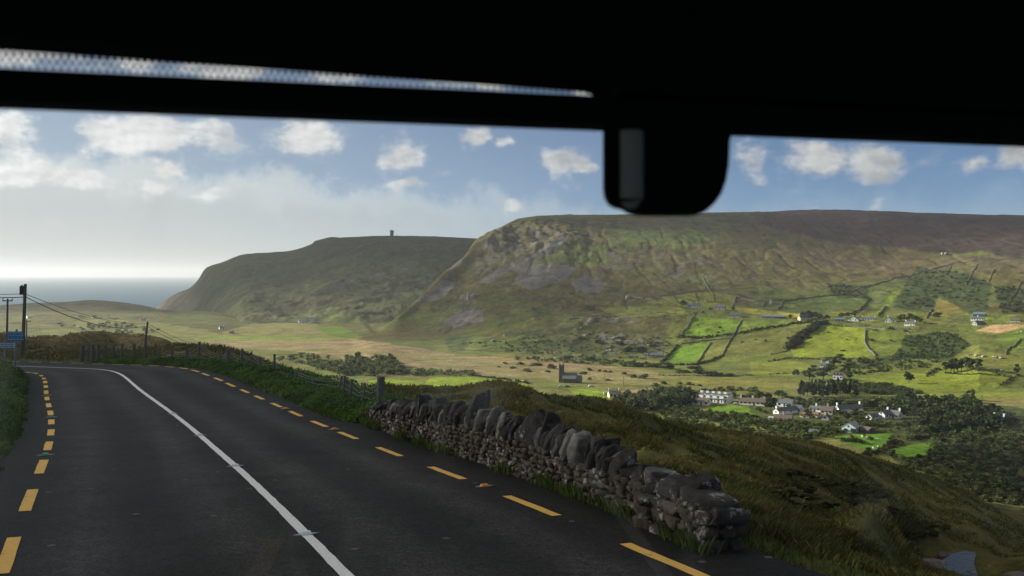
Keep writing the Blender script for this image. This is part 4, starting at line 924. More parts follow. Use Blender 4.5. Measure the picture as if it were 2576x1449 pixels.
def watch_tower():
    X=986;best=None
    u=(X-1288)*Q; j=np.abs(Uh-u).argmin(); T=Zh[j]/Dh; i=T.argmax(); d=Dh[i]; s=Q*d
    e=empty('signal_tower',(u*d,d,Zh[j,i]-1),0.5); tag(e,'square ruined stone signal tower alone on the headland skyline','tower')
    w=3.4*s
    m=MB(); m.box(-w,w,-w,w,-3,11*s); m.build('wall',M_stone,e)
    m=MB(); m.box(-w*1.2,w*1.2,-w*1.2,w*1.2,11*s,14*s); m.box(-w*1.25,-w*.5,-w*1.25,-w*.6,14*s,15*s); m.build('parapet',M_stone,e)
    window(e,0,-w,5*s,1.2,2,0,-1)
watch_tower()
def car(X,Y,Ld,mat,label,van=False,rot=0):
    p=hit(X,Y,FAR); e=empty('van' if van else 'parked_car',p,-math.atan2(p[0],p[1])+rad(rot)); tag(e,label,'van' if van else 'car','vehicles parked in the valley')
    L=4.6 if van else 4.1;h=2.0 if van else 1.45
    b=MB()
    if van: prof=[(-L/2,.35),(L/2,.35),(L/2,.95),(L/2-.5,1.1),(L/2-1.2,h),(-L/2+.1,h),(-L/2,1.8)]
    else: prof=[(-L/2,.35),(L/2,.35),(L/2,.8),(L/2-1.0,.92),(L/2-1.7,h),(-L/2+1.0,h),(-L/2+.2,.95),(-L/2,.9)]
    b.prism(prof,-.85,.85); b.build('body',mat,e)
    g=MB(); g.box(-L*.22,L*.14,-.89,.89,1.0,1.0+(h-1.0)*.75); g.build('side_window',M_glass,e)
    for x in(-L*.31,L*.31):
        for y in(-.8,.8):
            w=MB(); w.cyl((x,y-.1,.32),(x,y+.1,.32),.32,.32,10); w.build('wheel',M_tyre,e)
car(1527,994,12,M_carw,'white van beside the cream farmhouse',True,8);car(1411,974,8,M_carw,'white car parked left below the church',False,0);car(1428,975,9,M_cars,'dark car parked right below the church')
car(1487,974,9,M_carw,'pale car on the lane right of the church',False,10);car(1740,1003,9,M_cars,'dark blue car left of the white terrace');car(1853,1019,7,M_carw,'white car beside the long three-chimney bungalow');car(1920,796,14,M_carw,'white trailer-like van left of the blue farm sheds',True)
def bales():
    for i in range(9):
        X=1291+i*4.2;Y=959.5+i*.45;p=hit(X,Y,FAR); m=MB(); m.cyl((0,-.65,.62),(0,.65,.62),.66,.66,12)
        o=m.build('silage_bale',M_bale if i<8 else M_black,None,tuple(p)); o.rotation_euler=(0,0,rad(12)); tag(o,'white wrapped bale in the row at the field corner' if i<8 else 'black wrapped bale at the right end of the white row','bale','row of wrapped bales in the bright field')
bales()
# ------------------------------------------------------------------ vegetation
def leaf_cloud(nq,blobs,leaf,col,rng,asp=1.0):
    """quads spread through lumpy blobs [(cx,cy,cz,rx,ry,rz)], colour varied clump by clump"""
    wt=np.array([b[3]*b[4]*b[5] for b in blobs])**.67;wt/=wt.sum()
    ix=rng.choice(len(blobs),nq,p=wt);B=np.array(blobs)[ix]
    dr=rng.normal(size=(nq,3));dr/=np.linalg.norm(dr,axis=1)[:,None]; rr=rng.uniform(.45,1.06,nq)[:,None]
    c=B[:,:3]+dr*rr*B[:,3:]
    nrm=dr+rng.normal(size=(nq,3))*.8;nrm/=np.linalg.norm(nrm,axis=1)[:,None]
    a=np.cross(nrm,rng.normal(size=(nq,3)));a/=np.linalg.norm(a,axis=1)[:,None];b=np.cross(nrm,a)
    sz=(leaf*rng.uniform(.5,1.3,nq))[:,None]
    V=np.stack([c-a*sz-b*sz*.5*asp,c+a*sz*.6-b*sz*.7*asp,c+a*sz+b*sz*.5*asp,c-a*sz*.5+b*sz*.8*asp],1).reshape(-1,3)
    V[:,2]=np.maximum(V[:,2],-.03)
    Fc=np.arange(nq*4).reshape(nq,4)
    hue=rng.uniform(.6,1.5,len(blobs))[ix]*rng.uniform(.7,1.35,nq)
    C=np.array(col)[None]*hue[:,None]*np.stack([rng.uniform(.85,1.2,nq),np.ones(nq),rng.uniform(.7,1.2,nq)],1)
    return V,Fc,np.repeat(C,4,0)
def blobset(rng,n,kind):
    b=[]
    for i in range(n):
        if kind=='bush':
            a=rng.uniform(0,6.28);r=rng.uniform(0,.33);s=rng.uniform(.13,.24); h=rng.uniform(.2,.75)*(1-r*1.1); b.append((r*math.cos(a),r*math.sin(a),h,s,s,s*1.1))
        elif kind=='tree':
            a=rng.uniform(0,6.28);r=rng.uniform(0,.34);s=rng.uniform(.11,.2); h=rng.uniform(.34,.86); r*=1.15-abs(h-.58)*1.3; b.append((r*math.cos(a),r*math.sin(a),h,s,s,s*.62))
        else:
            h=.18+.78*(i+rng.random())/n; r=.34*(1-h)**.8+.04; a=rng.uniform(0,6.28);q=r*rng.uniform(.2,.8); b.append((q*math.cos(a),q*math.sin(a),h,r*.65,r*.65,.085))
    return b
rv=np.random.default_rng(21)
def proto(kind,nq,col,leaf,nb,n):
    out=[]
    for i in range(n):
        V,Fc,C=leaf_cloud(nq,blobset(rv,nb,kind),leaf,col,rv); out.append(np_mesh(kind+'_crown',V,Fc,C)); out[-1].materials.append(M_leaf)
    return out
PB={'bush':proto('bush',420,(.085,.11,.034),.06,9,4),'darkbush':proto('bush',420,(.055,.075,.028),.06,9,4),
    'tree':proto('tree',700,(.06,.08,.028),.05,14,4),'pine':proto('pine',620,(.03,.045,.022),.05,14,4)}
def trunk_me(kind):
    m=MB(); 
    if kind=='tree':
        m.cyl((0,0,-.05),(.01,0,.4),.035,.022,7); 
        for a,h,r in((.5,.3,.25),(2.6,.36,.22),(4.4,.33,.24),(1.6,.4,.1)): m.cyl((.005,0,h),(r*math.cos(a),r*math.sin(a),h+.28),.018,.006,5)
    else: m.cyl((0,0,-.05),(0,0,.9),.03,.006,7)
    me=m.me('trunk'); me.materials.append(M_bark); return me
TM={'tree':trunk_me('tree'),'pine':trunk_me('pine')}
def plant(X,Y,wd,hd,kind,label,group,sheets=FAR,world=None):
    p=hit(X,Y,sheets) if world is None else np.array(world)
    if p is None: return
    d=p[1];w=wd*Q*d if world is None else wd;h=hd*Q*d if world is None else hd
    rz=random.uniform(0,6.28)
    me=random.choice(PB[kind])
    if kind in TM:
        e=empty('broadleaf_tree' if kind=='tree' else 'conifer_tree',p,rz); tag(e,label,'tree',group); e.scale=(w*1.15,w*1.15,h)
        link('crown',me,None,e); link('trunk',TM[kind],None,e)
    else:
        e=link('bush',me,None,None,tuple(p)); e.rotation_euler=(0,0,rz); e.scale=(w*1.2,w*1.2,h*1.15); tag(e,label,'bush',group)
G='trees shading the two white cottages'
for X,Y,w,h,k in((2045,942,32,26,'tree'),(2098,921,44,24,'tree'),(2070,957,44,34,'tree'),(2036,958,36,28,'tree'),(2137,957,22,26,'tree'),(2166,913,34,15,'bush'),(2088,936,40,22,'tree'),(2125,940,30,22,'tree'),(2112,906,26,16,'tree')): plant(X,Y,w,h,k,'dark tree crowding round the two small white cottages' if k=='tree' else 'low brown-green bush right of the two white cottages',G if k=='tree' else None)
for X,h in((2378,31),(2392,36),(2408,34),(2418,40),(2432,42),(2444,40),(2459,36),(2400,38)): plant(X,938+random.uniform(-3,2),26,h,'tree','wind-swept tree in the row standing on a hedge bank at right','row of wind-swept trees on the right')
plant(2286,964,24,30,'tree','lone dark tree casting a long shadow in the right green field',None);plant(2296,958,12,16,'tree','small tree just right of the lone shadow-casting tree',None);plant(2557,946,20,34,'tree','thin-trunked tree at the right edge beside the red hedge',None);plant(2503,940,13,14,'bush','small bush between the tree row and the right edge',None)
plant(2000,943,19,16,'bush','round solitary bush in the field left of the white cottages',None);plant(1965,997,32,17,'bush','wide dark bush left of the pine block',None);plant(1977,1002,11,8,'bush','small bush right below the wide dark one, left of the pine block',None)
for i in range(30):
    X=2012+136*(i%15)/14.+random.uniform(-4,4);Y=(1000 if i<15 else 990)+random.uniform(-3,3)-3*((i%15)/14.); plant(X,Y,20,36+random.uniform(-6,6),'pine' if random.random()<.5 else 'tree','dark conifer in the dense block above the village','trees of the dense dark block')
gr='round bushes in the rough ground behind the terrace'
for X,Y,w,h in((1797,984,16,9),(1815,984,24,13),(1838,983,30,14),(1863,983,20,12),(1885,985,20,13),(1898,987,22,18),(1848,1003,26,20),(1870,1003,20,14),(1885,1004,30,18),(1908,1003,28,22),(1932,1004,26,20),(1650,973,24,12),(1670,967,20,10),(1710,967,16,8),(1737,969,24,9),(1760,972,16,7),(1690,985,34,16),(1730,990,40,18),(1772,992,50,18),(1800,1002,30,14)):
    plant(X,Y,w,h,'bush','rounded olive bush in the rough ground behind the white terrace',gr)
gr='scattered bushes in the bog around the church'
for X,Y,w,h in((1620,952,34,13),(1590,950,26,9),(1483,956,14,8),(1483,933,16,9),(1508,935,12,7),(1523,937,14,7),(1535,938,12,7),(1570,942,20,8),(1327,935,26,9),(1390,928,26,14),(1348,920,42,9),(1310,918,22,9),(1378,937,18,7),(1270,916,16,6),(1255,925,12,5),(1465,942,24,8),(1530,958,16,6),(1290,928,18,7)):
    plant(X,Y,w,h,'bush','low rounded bush on the boggy flat around the church',gr)
gr='bushes at the foot of the rocky slope'
for X,Y,w,h in((1575,886,44,18),(1612,886,40,18),(1640,872,22,10),(1560,868,24,8),(1500,862,24,9),(1430,905,40,10),(1490,908,40,10),(1545,912,30,9),(1600,922,60,16),(1640,924,50,16),(1680,928,40,12),(1720,938,40,11),(1760,940,50,14),(1790,944,60,15),(1830,947,44,10),(1745,928,40,10),(1345,904,26,9)):
    plant(X,Y,w,h,'darkbush','dark scrub bush at the foot of the rocky slope behind the church',gr)
gr='dark bushes along the bottom edge of the small bright field'
for X,Y,w,h in((1785,1048,18,13),(1806,1053,24,18),(1824,1056,22,18),(1845,1058,20,14),(1868,1056,40,28),(1890,1058,28,18),(1760,1052,26,14),(1740,1046,30,12),(1718,1042,30,12),(1905,1058,20,14)):
    plant(X,Y,w,h,'darkbush','dark bush edging the small bright field below the terrace',gr)
plant(1938,1036,38,38,'tree','tall dark tree left of the two-gabled grey house',None);plant(1910,1036,16,14,'bush','round bush by the gate right of the long bungalow',None);plant(1925,1040,20,10,'bush','lime-green bush below the tall dark village tree',None)
plant(2030,1052,20,26,'tree','dark tree between the two thatched cottages',None);plant(2113,1050,34,20,'tree','tree in front of the large white two-storey gable',None)
gr='trees of the village'
for X,Y,w,h in((2150,1052,34,30),(2130,1058,30,22),(2165,1062,24,24),(1990,1010,24,14),(2010,1012,30,14),(2050,1012,34,16),(2080,1016,30,14),(2110,1018,30,14),(2175,1022,30,18),(2200,1020,36,22),(2100,1062,30,14)): plant(X,Y,w,h,'tree','dark tree growing among the village houses',gr)
gr='dark trees beside the hillside houses'
for X,Y,w,h in((2022,802,22,18),(2036,803,26,22),(2050,804,26,22),(2062,806,20,18),(2116,800,20,14),(2132,800,22,16),(2148,800,16,18),(2262,810,16,16),(2274,810,20,20),(2288,810,24,22),(2303,812,24,20),(2316,814,14,14),(1988,802,14,12),(2078,806,20,14)): plant(X,Y,w,h,'tree','dark wind-clipped tree beside the houses along the hillside',gr)
plant(1843,783,11,11,'tree','single dark tree between the grey stone house and the wide-roofed bungalow',None);plant(1718,766,26,12,'darkbush','dark bushes left of the high hillside cottage',None);plant(1785,780,10,7,'bush','small bush right of the high hillside cottage',None);plant(2352,797,30,14,'darkbush','dark round thicket on the slope left of the barn',None)
gr='small bushes dotted in the hillside fields'
for X,Y,w,h in((1755,820,8,5),(1810,826,9,6),(1818,834,8,5),(1806,838,10,5),(1768,788,9,6),(2193,858,14,7),(2241,859,8,5),(2240,828,20,8),(2200,832,14,5),(1866,862,10,5),(1900,856,8,4),(1925,860,9,8),(2278,836,18,8),(2275,858,12,7),(2205,896,9,6),(2118,906,26,9),(2074,909,16,6),(2020,850,10,5),(2130,856,8,4),(2120,884,16,5),(2085,838,10,4),(2164,905,14,7)):
    plant(X,Y,w,h,'bush','small bush or rush clump dotted over the sunny hillside fields',gr)
gr='bushes in the shaded field below the village'
for X,Y,w,h in((2122,1110,20,14),(2135,1112,22,18),(2150,1112,24,18),(2165,1117,24,12),(2192,1107,18,12),(2187,1138,20,16),(2145,1102,14,9),(2174,1097,9,5)): plant(X,Y,w,h,'darkbush','dark gorse bush in the shaded green field below the pale blue house',gr)
gr='yellow-green gorse bushes behind the moor edge'
for X,Y,w,h in((2275,1176,40,20),(2300,1182,36,18),(2350,1190,40,18),(2390,1205,50,24),(2440,1215,60,30),(2480,1222,70,36),(2520,1235,80,40),(2560,1240,60,30),(2420,1175,30,16),(2380,1178,26,14),(2340,1172,30,14),(2460,1185,40,20),(2570,1170,50,24),(2600,1235,70,40),(2330,1190,30,16)): plant(X,Y,w,h,'bush','yellowish gorse bush rising behind the moor edge at lower right',gr)
# sheep
sm_=MB()
def sheep_me():
    bm=bmesh.new()
    for c,s in(((0,0,.62),(.55,.26,.3)),((.6,0,.78),(.17,.11,.13)),((.3,.12,.2),(.05,.05,.25)),((.3,-.12,.2),(.05,.05,.25)),((-.32,.12,.2),(.05,.05,.25)),((-.32,-.12,.2),(.05,.05,.25)),((.45,0,.72),(.2,.14,.16))):
        bmesh.ops.create_icosphere(bm,subdivisions=2,radius=1,matrix=Matrix.Translation(c)@Matrix.Diagonal((*s,1)))
    me=bpy.data.meshes.new('sheep'); bm.to_mesh(me); bm.free(); me.materials.append(M_sheep); return me
SM=sheep_me()
for X,Y,lab in((2168,1101,'a'),(2182,1103,'a'),(2207,1108,'a'),(2196,1130,'a'),(2208,1127,'a'),(2282,839,'b'),(2286,842,'b'),(2292,838,'b'),(2002,944,'c'),(1969,951,'c'),(2518,934,'d'),(2533,937,'d'),(2568,836,'e'),(2558,838,'e'),(2340,786,'f'),(2346,790,'f'),(2360,783,'f')):
    p=hit(X,Y,FAR); o=link('sheep',SM,None,None,tuple(p)); o.rotation_euler=(0,0,random.uniform(0,6.28)); o.scale=(1.15,)*3
    tag(o,{'a':'white sheep grazing the shaded field below the pale blue house','b':'white sheep beside the dark gorse on the upper right fields','c':'white sheep near the solitary round bush','d':'white sheep in the field right of the tree row','e':'white sheep in the green field under the tan field','f':'white sheep on the olive slope left of the dark barn'}[lab],'sheep','grazing sheep '+{'a':'below the blue house','b':'by the gorse','c':'by the round bush','d':'by the tree row','e':'under the tan field','f':'left of the barn'}[lab])
# scrub that nobody could count: one object per thicket
def thicket(poly,n,smin,smax,col,label,name='scrub',hr=.75,nq=70,hold=()):
    pts=np.array(poly);V=[];Fs=[];C=[];o=0;k=0;tr=0
    rng=np.random.default_rng(len(label)*7+n)
    T=[leaf_cloud(nq,blobset(rng,7,'bush'),.10,col,rng) for _ in range(6)]
    while k<n and tr<n*12:
        tr+=1;X=rng.uniform(pts[:,0].min(),pts[:,0].max());Y=rng.uniform(pts[:,1].min(),pts[:,1].max())
        if not inpoly(np.array([X]),np.array([Y]),poly)[0] or any(inpoly(np.array([X]),np.array([Y]),h)[0] for h in hold): continue
        p=hit(X,Y,FAR)
        if p is None: continue
        s=rng.uniform(smin,smax);v,f,c=T[rng.integers(6)];a=rng.uniform(0,6.28);R=np.array([[math.cos(a),-math.sin(a)],[math.sin(a),math.cos(a)]])
        v=v.copy();v[:,:2]=v[:,:2]@R.T; V.append(v*np.array([s*1.2,s*1.2,s*hr*rng.uniform(.7,1.3)])+p);Fs.append(f+o);C.append(c*rng.uniform(.7,1.35));o+=len(v);k+=1
    ob=link(name,np_mesh(name,np.vstack(V),np.vstack(Fs),np.vstack(C)),M_leaf); tag(ob,label,'scrub',None,'stuff')
DG=(.07,.09,.032);MG=(.09,.115,.036);YG=(.1,.11,.033)
fl=[F[18][0],F[19][0],F[21+0][0]] if len(F)>21 else []
hold=[F[i][0] for i in range(len(F))]
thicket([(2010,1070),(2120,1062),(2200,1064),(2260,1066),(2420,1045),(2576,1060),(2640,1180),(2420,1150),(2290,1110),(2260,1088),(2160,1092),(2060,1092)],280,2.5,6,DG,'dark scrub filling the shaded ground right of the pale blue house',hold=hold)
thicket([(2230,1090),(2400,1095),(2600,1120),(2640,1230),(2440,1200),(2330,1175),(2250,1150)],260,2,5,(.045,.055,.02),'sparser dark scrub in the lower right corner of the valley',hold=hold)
thicket([(1880,1050),(1935,1064),(2010,1064),(2110,1088),(2080,1098),(1990,1080)],150,2.5,5,MG,'green scrub in front of the village bungalows',hold=hold)
thicket([(2180,1012),(2300,1002),(2440,1008),(2480,1045),(2370,1050),(2270,1044),(2190,1040),(2120,1026)],150,5,9,(.055,.072,.027),'dark wood behind the large white village house','woodland',.95)
thicket([(2290,1050),(2480,1040),(2560,1062),(2500,1085),(2330,1090)],130,5,9,(.042,.056,.023),'darkest wood at the right of the village','woodland',.95)
thicket([(1560,1034),(1740,1042),(1900,1062),(2010,1076),(2110,1105),(2000,1112),(1800,1080),(1600,1056)],200,2.5,6,DG,'scrubby hedge belt showing just above the moor edge',hold=hold)
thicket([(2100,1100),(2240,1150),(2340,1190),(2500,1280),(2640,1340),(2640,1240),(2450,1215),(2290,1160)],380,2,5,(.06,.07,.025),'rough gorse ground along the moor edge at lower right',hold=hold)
thicket([(2285,850),(2400,836),(2436,870),(2390,905),(2280,905),(2255,890)],170,2.5,5,DG,'dark gorse thicket on the slope at upper right')
thicket([(2110,915),(2240,893),(2380,905),(2350,925),(2240,935),(2140,950),(2135,930)],140,2.5,5,DG,'gorse thicket between the white cottages and the tree row')
thicket([(2150,963),(2240,966),(2325,990),(2220,994),(2150,986)],230,2,4,(.06,.08,.026),'even green gorse bank right of the conifer block',hr=.6)
thicket([(2080,715),(2182,720),(2184,753),(2095,745)],80,3,7,(.062,.062,.03),'gorse patch high on the hill, left one',hr=.45)
thicket([(2307,673),(2430,690),(2495,715),(2482,778),(2357,745),(2345,785),(2245,775),(2270,728)],200,3,7,(.062,.064,.03),'large dark gorse patch high on the right of the hill',hr=.42)
thicket([(2500,720),(2600,735),(2600,780),(2520,790)],100,3,6,(.062,.064,.03),'dark gorse patch at the right edge of the hill')
thicket([(817,928),(870,910),(960,905),(1008,918),(1010,940),(930,948),(850,945)],170,6,11,MG,'hazy green woodland mass in the valley beyond the fence','woodland',.8)
thicket([(690,905),(760,888),(830,905),(860,930),(760,930)],60,4,8,MG,'small green thicket beyond the brown hill flank')
thicket([(990,946),(1080,932),(1200,938),(1195,950),(1060,948)],70,3,6,MG,'strip of bushes above the brightest field')
thicket([(1560,1016),(1620,1002),(1660,990),(1735,1000),(1738,1030),(1640,1036),(1540,1028)],170,6,10,(.05,.066,.024),'leafy wood between the cream farmhouse and the terrace','woodland',.9)
thicket([(1690,1026),(1800,1044),(1900,1052),(1890,1066),(1780,1058),(1660,1042)],110,3,6,DG,'hedge scrub below the brown-roofed bungalow',hold=hold)
thicket([(1300,850),(1500,838),(1690,850),(1690,900),(1500,912),(1330,892),(1160,868)],300,2,5,(.05,.065,.026),'low scrub and bracken over the rocky lower slope',hr=.5)
thicket([(1280,905),(1420,914),(1600,925),(1650,920),(1500,902)],80,3,6,DG,'scrub line along the foot of the rocky slope')
thicket([(1900,1006),(1990,1014),(2060,1008),(2170,1012),(2150,1024),(2050,1030),(1900,1020)],120,3,6,DG,'green scrub behind the village roofs',hold=hold)
thicket([(130,818),(190,822),(300,812),(420,838),(300,845),(200,838)],50,4,9,(.05,.06,.03),'hazy bushes around the coastal village')
# boulders: pale outcrops standing in the slopes
def outcrop(X,Y,wd,hd,label,group=None,n=4):
    p=hit(X,Y,FAR);s=Q*p[1];rng=np.random.default_rng(int(X*7+Y)); V=[];Fs=[];C=[];o=0
    for i in range(n):
        sz=np.array([wd/n**.5*rng.uniform(.7,1.3),wd/n**.5*rng.uniform(.5,1),hd*rng.uniform(.5,1.1)])*s
        v=rock(ICO2,sz,rng,cuts=8)+np.array([rng.uniform(-.4,.4)*wd*s,rng.uniform(-.3,.3)*wd*s,rng.uniform(0,.25)*hd*s]);V.append(v);Fs.append(ICO2[1]+o);o+=len(v);C.append(np.tile(np.array((.32,.29,.26))*rng.uniform(.6,1.2),(len(v),1)))
    ob=link('rock_outcrop',np_mesh('rock_outcrop',np.vstack(V),np.vstack(Fs),np.vstack(C)),M_rock,None,tuple(p)); tag(ob,label,'rock outcrop',group)
outcrop(1583,752,20,14,'single pale cream outcrop on the left of the hillside',n=3);outcrop(1185,752,24,26,'pale crag at the top of the stone run below the cliff',n=6);outcrop(2086,914,26,10,'flat pale rocks in the lime field above the white cottages',n=4);outcrop(2115,903,12,6,'small pale rock right of the flat rocks in the lime field',n=2)
for X,Y in((1312,838),(1500,863),(1518,840),(1545,850),(1556,858),(1588,866),(1570,866),(1610,862),(1648,862),(1640,870),(1460,826),(1478,818),(1465,845),(1532,884),(1360,895),(1372,892),(1400,888),(1310,890),(1328,882),(1350,900),(1403,903),(1780,756),(1825,727),(1240,858),(1200,862),(1270,845)):
    outcrop(X+random.uniform(-3,3),Y,random.uniform(7,16),random.uniform(4,8),'small pale rock outcrop in the rough slope','pale rocks scattered over the rough slope',3)
for X,Y in((2440,894),(2460,896),(2475,898),(2500,900),(2520,902)): outcrop(X,Y,16,7,'pale rocks on the bank above the tree row','pale rocks above the tree row',3)
outcrop(2375,640,18,8,'pale rock patch high on the dark heather',n=4);outcrop(1940,765,10,14,'pale rocky scar above the hillside barns',n=4)
# field walls and hedges
def polyline3(pts,step):
    out=[];acc=[]
    for (X0,Y0),(X1,Y1) in zip(pts[:-1],pts[1:]):
        a=hit(X0,Y0,FAR);b=hit(X1,Y1,FAR)
        m=max(1,int(np.hypot(*(b-a)[:2])/step))
        for t in range(m): q=a+(b-a)*t/m; acc.append((q[0],q[1]))
    acc.append(tuple(b[:2])); return [(x,y,zat(x,y,FAR)) for x,y in acc]
def field_wall(pts,label,h=1.2,w=.7):
    P=polyline3(pts,2.0);rng=np.random.default_rng(int(pts[0][0]));V=[];Fc=[];n=len(P);o=np.array(P[0])
    for i,(x,y,z) in enumerate(P):
        a=np.array(P[max(0,i-1)][:2]);b=np.array(P[min(n-1,i+1)][:2]);t=b-a;t/=np.linalg.norm(t)+1e-6;nx=np.array([t[1],-t[0]]); hh=h*rng.uniform(.6,1.15)
        for sd,zz in((-1,-.8),(-.75,hh),(.75,hh*rng.uniform(.85,1.1)),(1,-.8)): V.append(np.array([x+nx[0]*w/2*sd*rng.uniform(.8,1.3),y+nx[1]*w/2*sd,z+zz])-o)
    for i in range(n-1):
        for k in range(3): Fc.append((i*4+k,i*4+k+1,(i+1)*4+k+1,(i+1)*4+k))
        Fc.append((i*4+3,i*4,(i+1)*4,(i+1)*4+3))
    Fc+=[(3,2,1,0),(n*4-4,n*4-3,n*4-2,n*4-1)]
    c=np.tile((.12,.11,.095),(len(V),1))*rng.uniform(.6,1.4,(len(V),1))
    tag(link('field_wall',np_mesh('field_wall',np.array(V),np.array(Fc),c),M_rock,None,tuple(o)),label,'field wall','dry stone field walls of the hillside')
def hedge(pts,label,w=3.,h=2.2,col=(.05,.058,.024),dens=1.0):
    P=polyline3(pts,1.6/dens);rng=np.random.default_rng(int(pts[0][0]+pts[0][1]));V=[];Fs=[];C=[];o=0
    T=[leaf_cloud(60,blobset(rng,6,'bush'),.11,col,rng) for _ in range(5)];O=np.array(P[0])
    for (x,y,z) in P:
        v,f,c=T[rng.integers(5)];s=w*rng.uniform(.7,1.3);V.append(v*np.array([s*1.2,s*1.2,h*rng.uniform(.6,1.3)])+np.array([x+rng.normal(0,w*.15),y+rng.normal(0,w*.15),z])-O);Fs.append(f+o);C.append(c*rng.uniform(.75,1.3));o+=len(v)
    tag(link('hedge',np_mesh('hedge',np.vstack(V),np.vstack(Fs),np.vstack(C)),M_leaf,None,tuple(O)),label,'hedge','hedges and overgrown banks between fields')
FW=field_wall
FW([(1742,786),(1746,797),(1730,822),(1713,846)],'stone wall down the left side of the upper bright green field');FW([(1865,808),(1849,839),(1835,858),(1815,898)],'stone wall falling between the right and middle bright fields')
FW([(1788,863),(1770,888),(1753,912)],'short stone wall between the two lowest bright fields');FW([(1710,868),(1780,858),(1845,853)],'stone wall just under the dark hedge across the hillside')
FW([(1851,747),(1848,761),(1840,776)],'wall dropping to the lone tree by the grey stone house');FW([(1660,747),(1735,736),(1780,731)],'upper left boundary wall above the high cottage');FW([(1783,729),(1795,742),(1853,746),(1898,758),(1935,759),(2010,753),(2095,744)],'long boundary wall contouring over the hillside houses')
FW([(1747,738),(1754,757)],'short wall above the high cottage roof');FW([(1693,747),(1702,761)],'short wall left of the high cottage bushes');FW([(1795,742),(1795,758)],'short straight wall right above the high cottage');FW([(1768,700),(1783,729)],'thin wall climbing the open hill above the high cottage')
FW([(1973,756),(1965,771),(1955,779)],'short wall above the blue farm sheds');FW([(1925,760),(1918,775)],'short wall left above the blue farm sheds')
FW([(2177,831),(2175,863),(2185,881),(2202,897)],'pale winding stone wall down the sunny field',1.4,1.1);FW([(2123,821),(2173,824),(2228,828),(2290,830)],'wall running along below the hillside gables')
FW([(2392,668),(2382,690)],'short wall beside the highest small green field');FW([(2458,665),(2430,718)],'upper right slanting wall, longer of the high ones');FW([(2501,678),(2487,710)],'short high wall near the right edge');FW([(2569,710),(2542,750)],'high wall at the very right edge');FW([(2345,778),(2330,803)],'wall on the left border of the olive field below the gorse')
FW([(2100,744),(2250,700),(2400,662),(2576,650)],'very long faint wall climbing toward the right ridge');FW([(2567,854),(2532,884),(2530,893)],'wall curving down at the right edge above the trees')
FW([(1580,741),(1640,756),(1690,768)],'faint wall across the rough left of the high cottage');FW([(1430,806),(1560,795),(1700,790)],'long faint wall across the rocky slope')
HG=hedge
HG([(1706,850),(1765,852),(1823,845),(1900,832),(1985,817),(2040,812)],'thick dark hedge crossing the hillside under the bright fields',4.2,3.);HG([(1705,871),(1683,896),(1665,914)],'thick hedge on the left of the lowest bright field',3.5,2.5)
HG([(2070,813),(2052,822),(2030,836),(2008,856),(1985,878)],'broad gorse belt slanting down beside the lime field',11,4.5,(.055,.055,.025),1.3);HG([(2230,773),(2210,797)],'short hedge right of the lime strip');HG([(2190,753),(2165,781),(2145,788)],'hedge left of the lime strip');HG([(1938,893),(1985,883)],'hedge line under the broad gorse belt',2.2,1.5)
HG([(2560,945),(2517,971)],'reddish-brown hedge at the right edge of the big field',2.6,2.,(.1,.07,.03));HG([(1932,911),(1982,903),(2057,905)],'hedge over the field left of the white cottages',2.4,2.);HG([(1932,943),(2030,939)],'low hedge left of the trees round the white cottages',2.2,1.6)
HG([(1663,917),(1750,919),(1815,897)],'hedge under the lowest bright fields',4,2.6);HG([(2380,940),(2460,942),(2540,949)],'low dark hedge bank under the tree row',2.5,1.6);HG([(1660,945),(1800,948),(1890,945)],'low hedge across the flat right of the church',2,1.2);HG([(1180,944),(1270,956),(1330,966)],'scrubby bank above the brightest field',3,2.);HG([(2180,938),(2240,930)],'hedge at the top of the right field',2.5,2)
HG([(1960,757),(2050,748),(2100,744)],'dark hedge below the long boundary wall',3,2);HG([(2000,816),(2100,820),(2180,822)],'hedge in front of the hillside houses',2.2,1.4);HG([(2240,1120),(2200,1140),(2170,1150)],'dark hedge falling between the two shaded fields',3.5,2.5);HG([(2360,930),(2345,938),(2330,948)],'hedge left of the tree row bank',3,2.4)
# valley poles
for X,Y,h in((1923,1018+3,25),(2089,1090,26),(1850,999,20),(2296,1065,24),(1711,1010,16),(2421,1012,17),(2470,1010,16),(1568,968,20),(1521,956,14)):
    p=hit(X,Y,FAR);e=link('utility_pole',None) if False else None
    mb=MB();s=Q*p[1];mb.cyl((0,0,-.5),(0,0,h*s),.16,.12,6);mb.box(-.7,.7,-.06,.06,h*s-.35,h*s-.2);o=mb.build('utility_pole',M_pole,None,tuple(p));tag(o,'thin distant pole standing among the valley fields and houses','utility pole','thin poles of the valley')
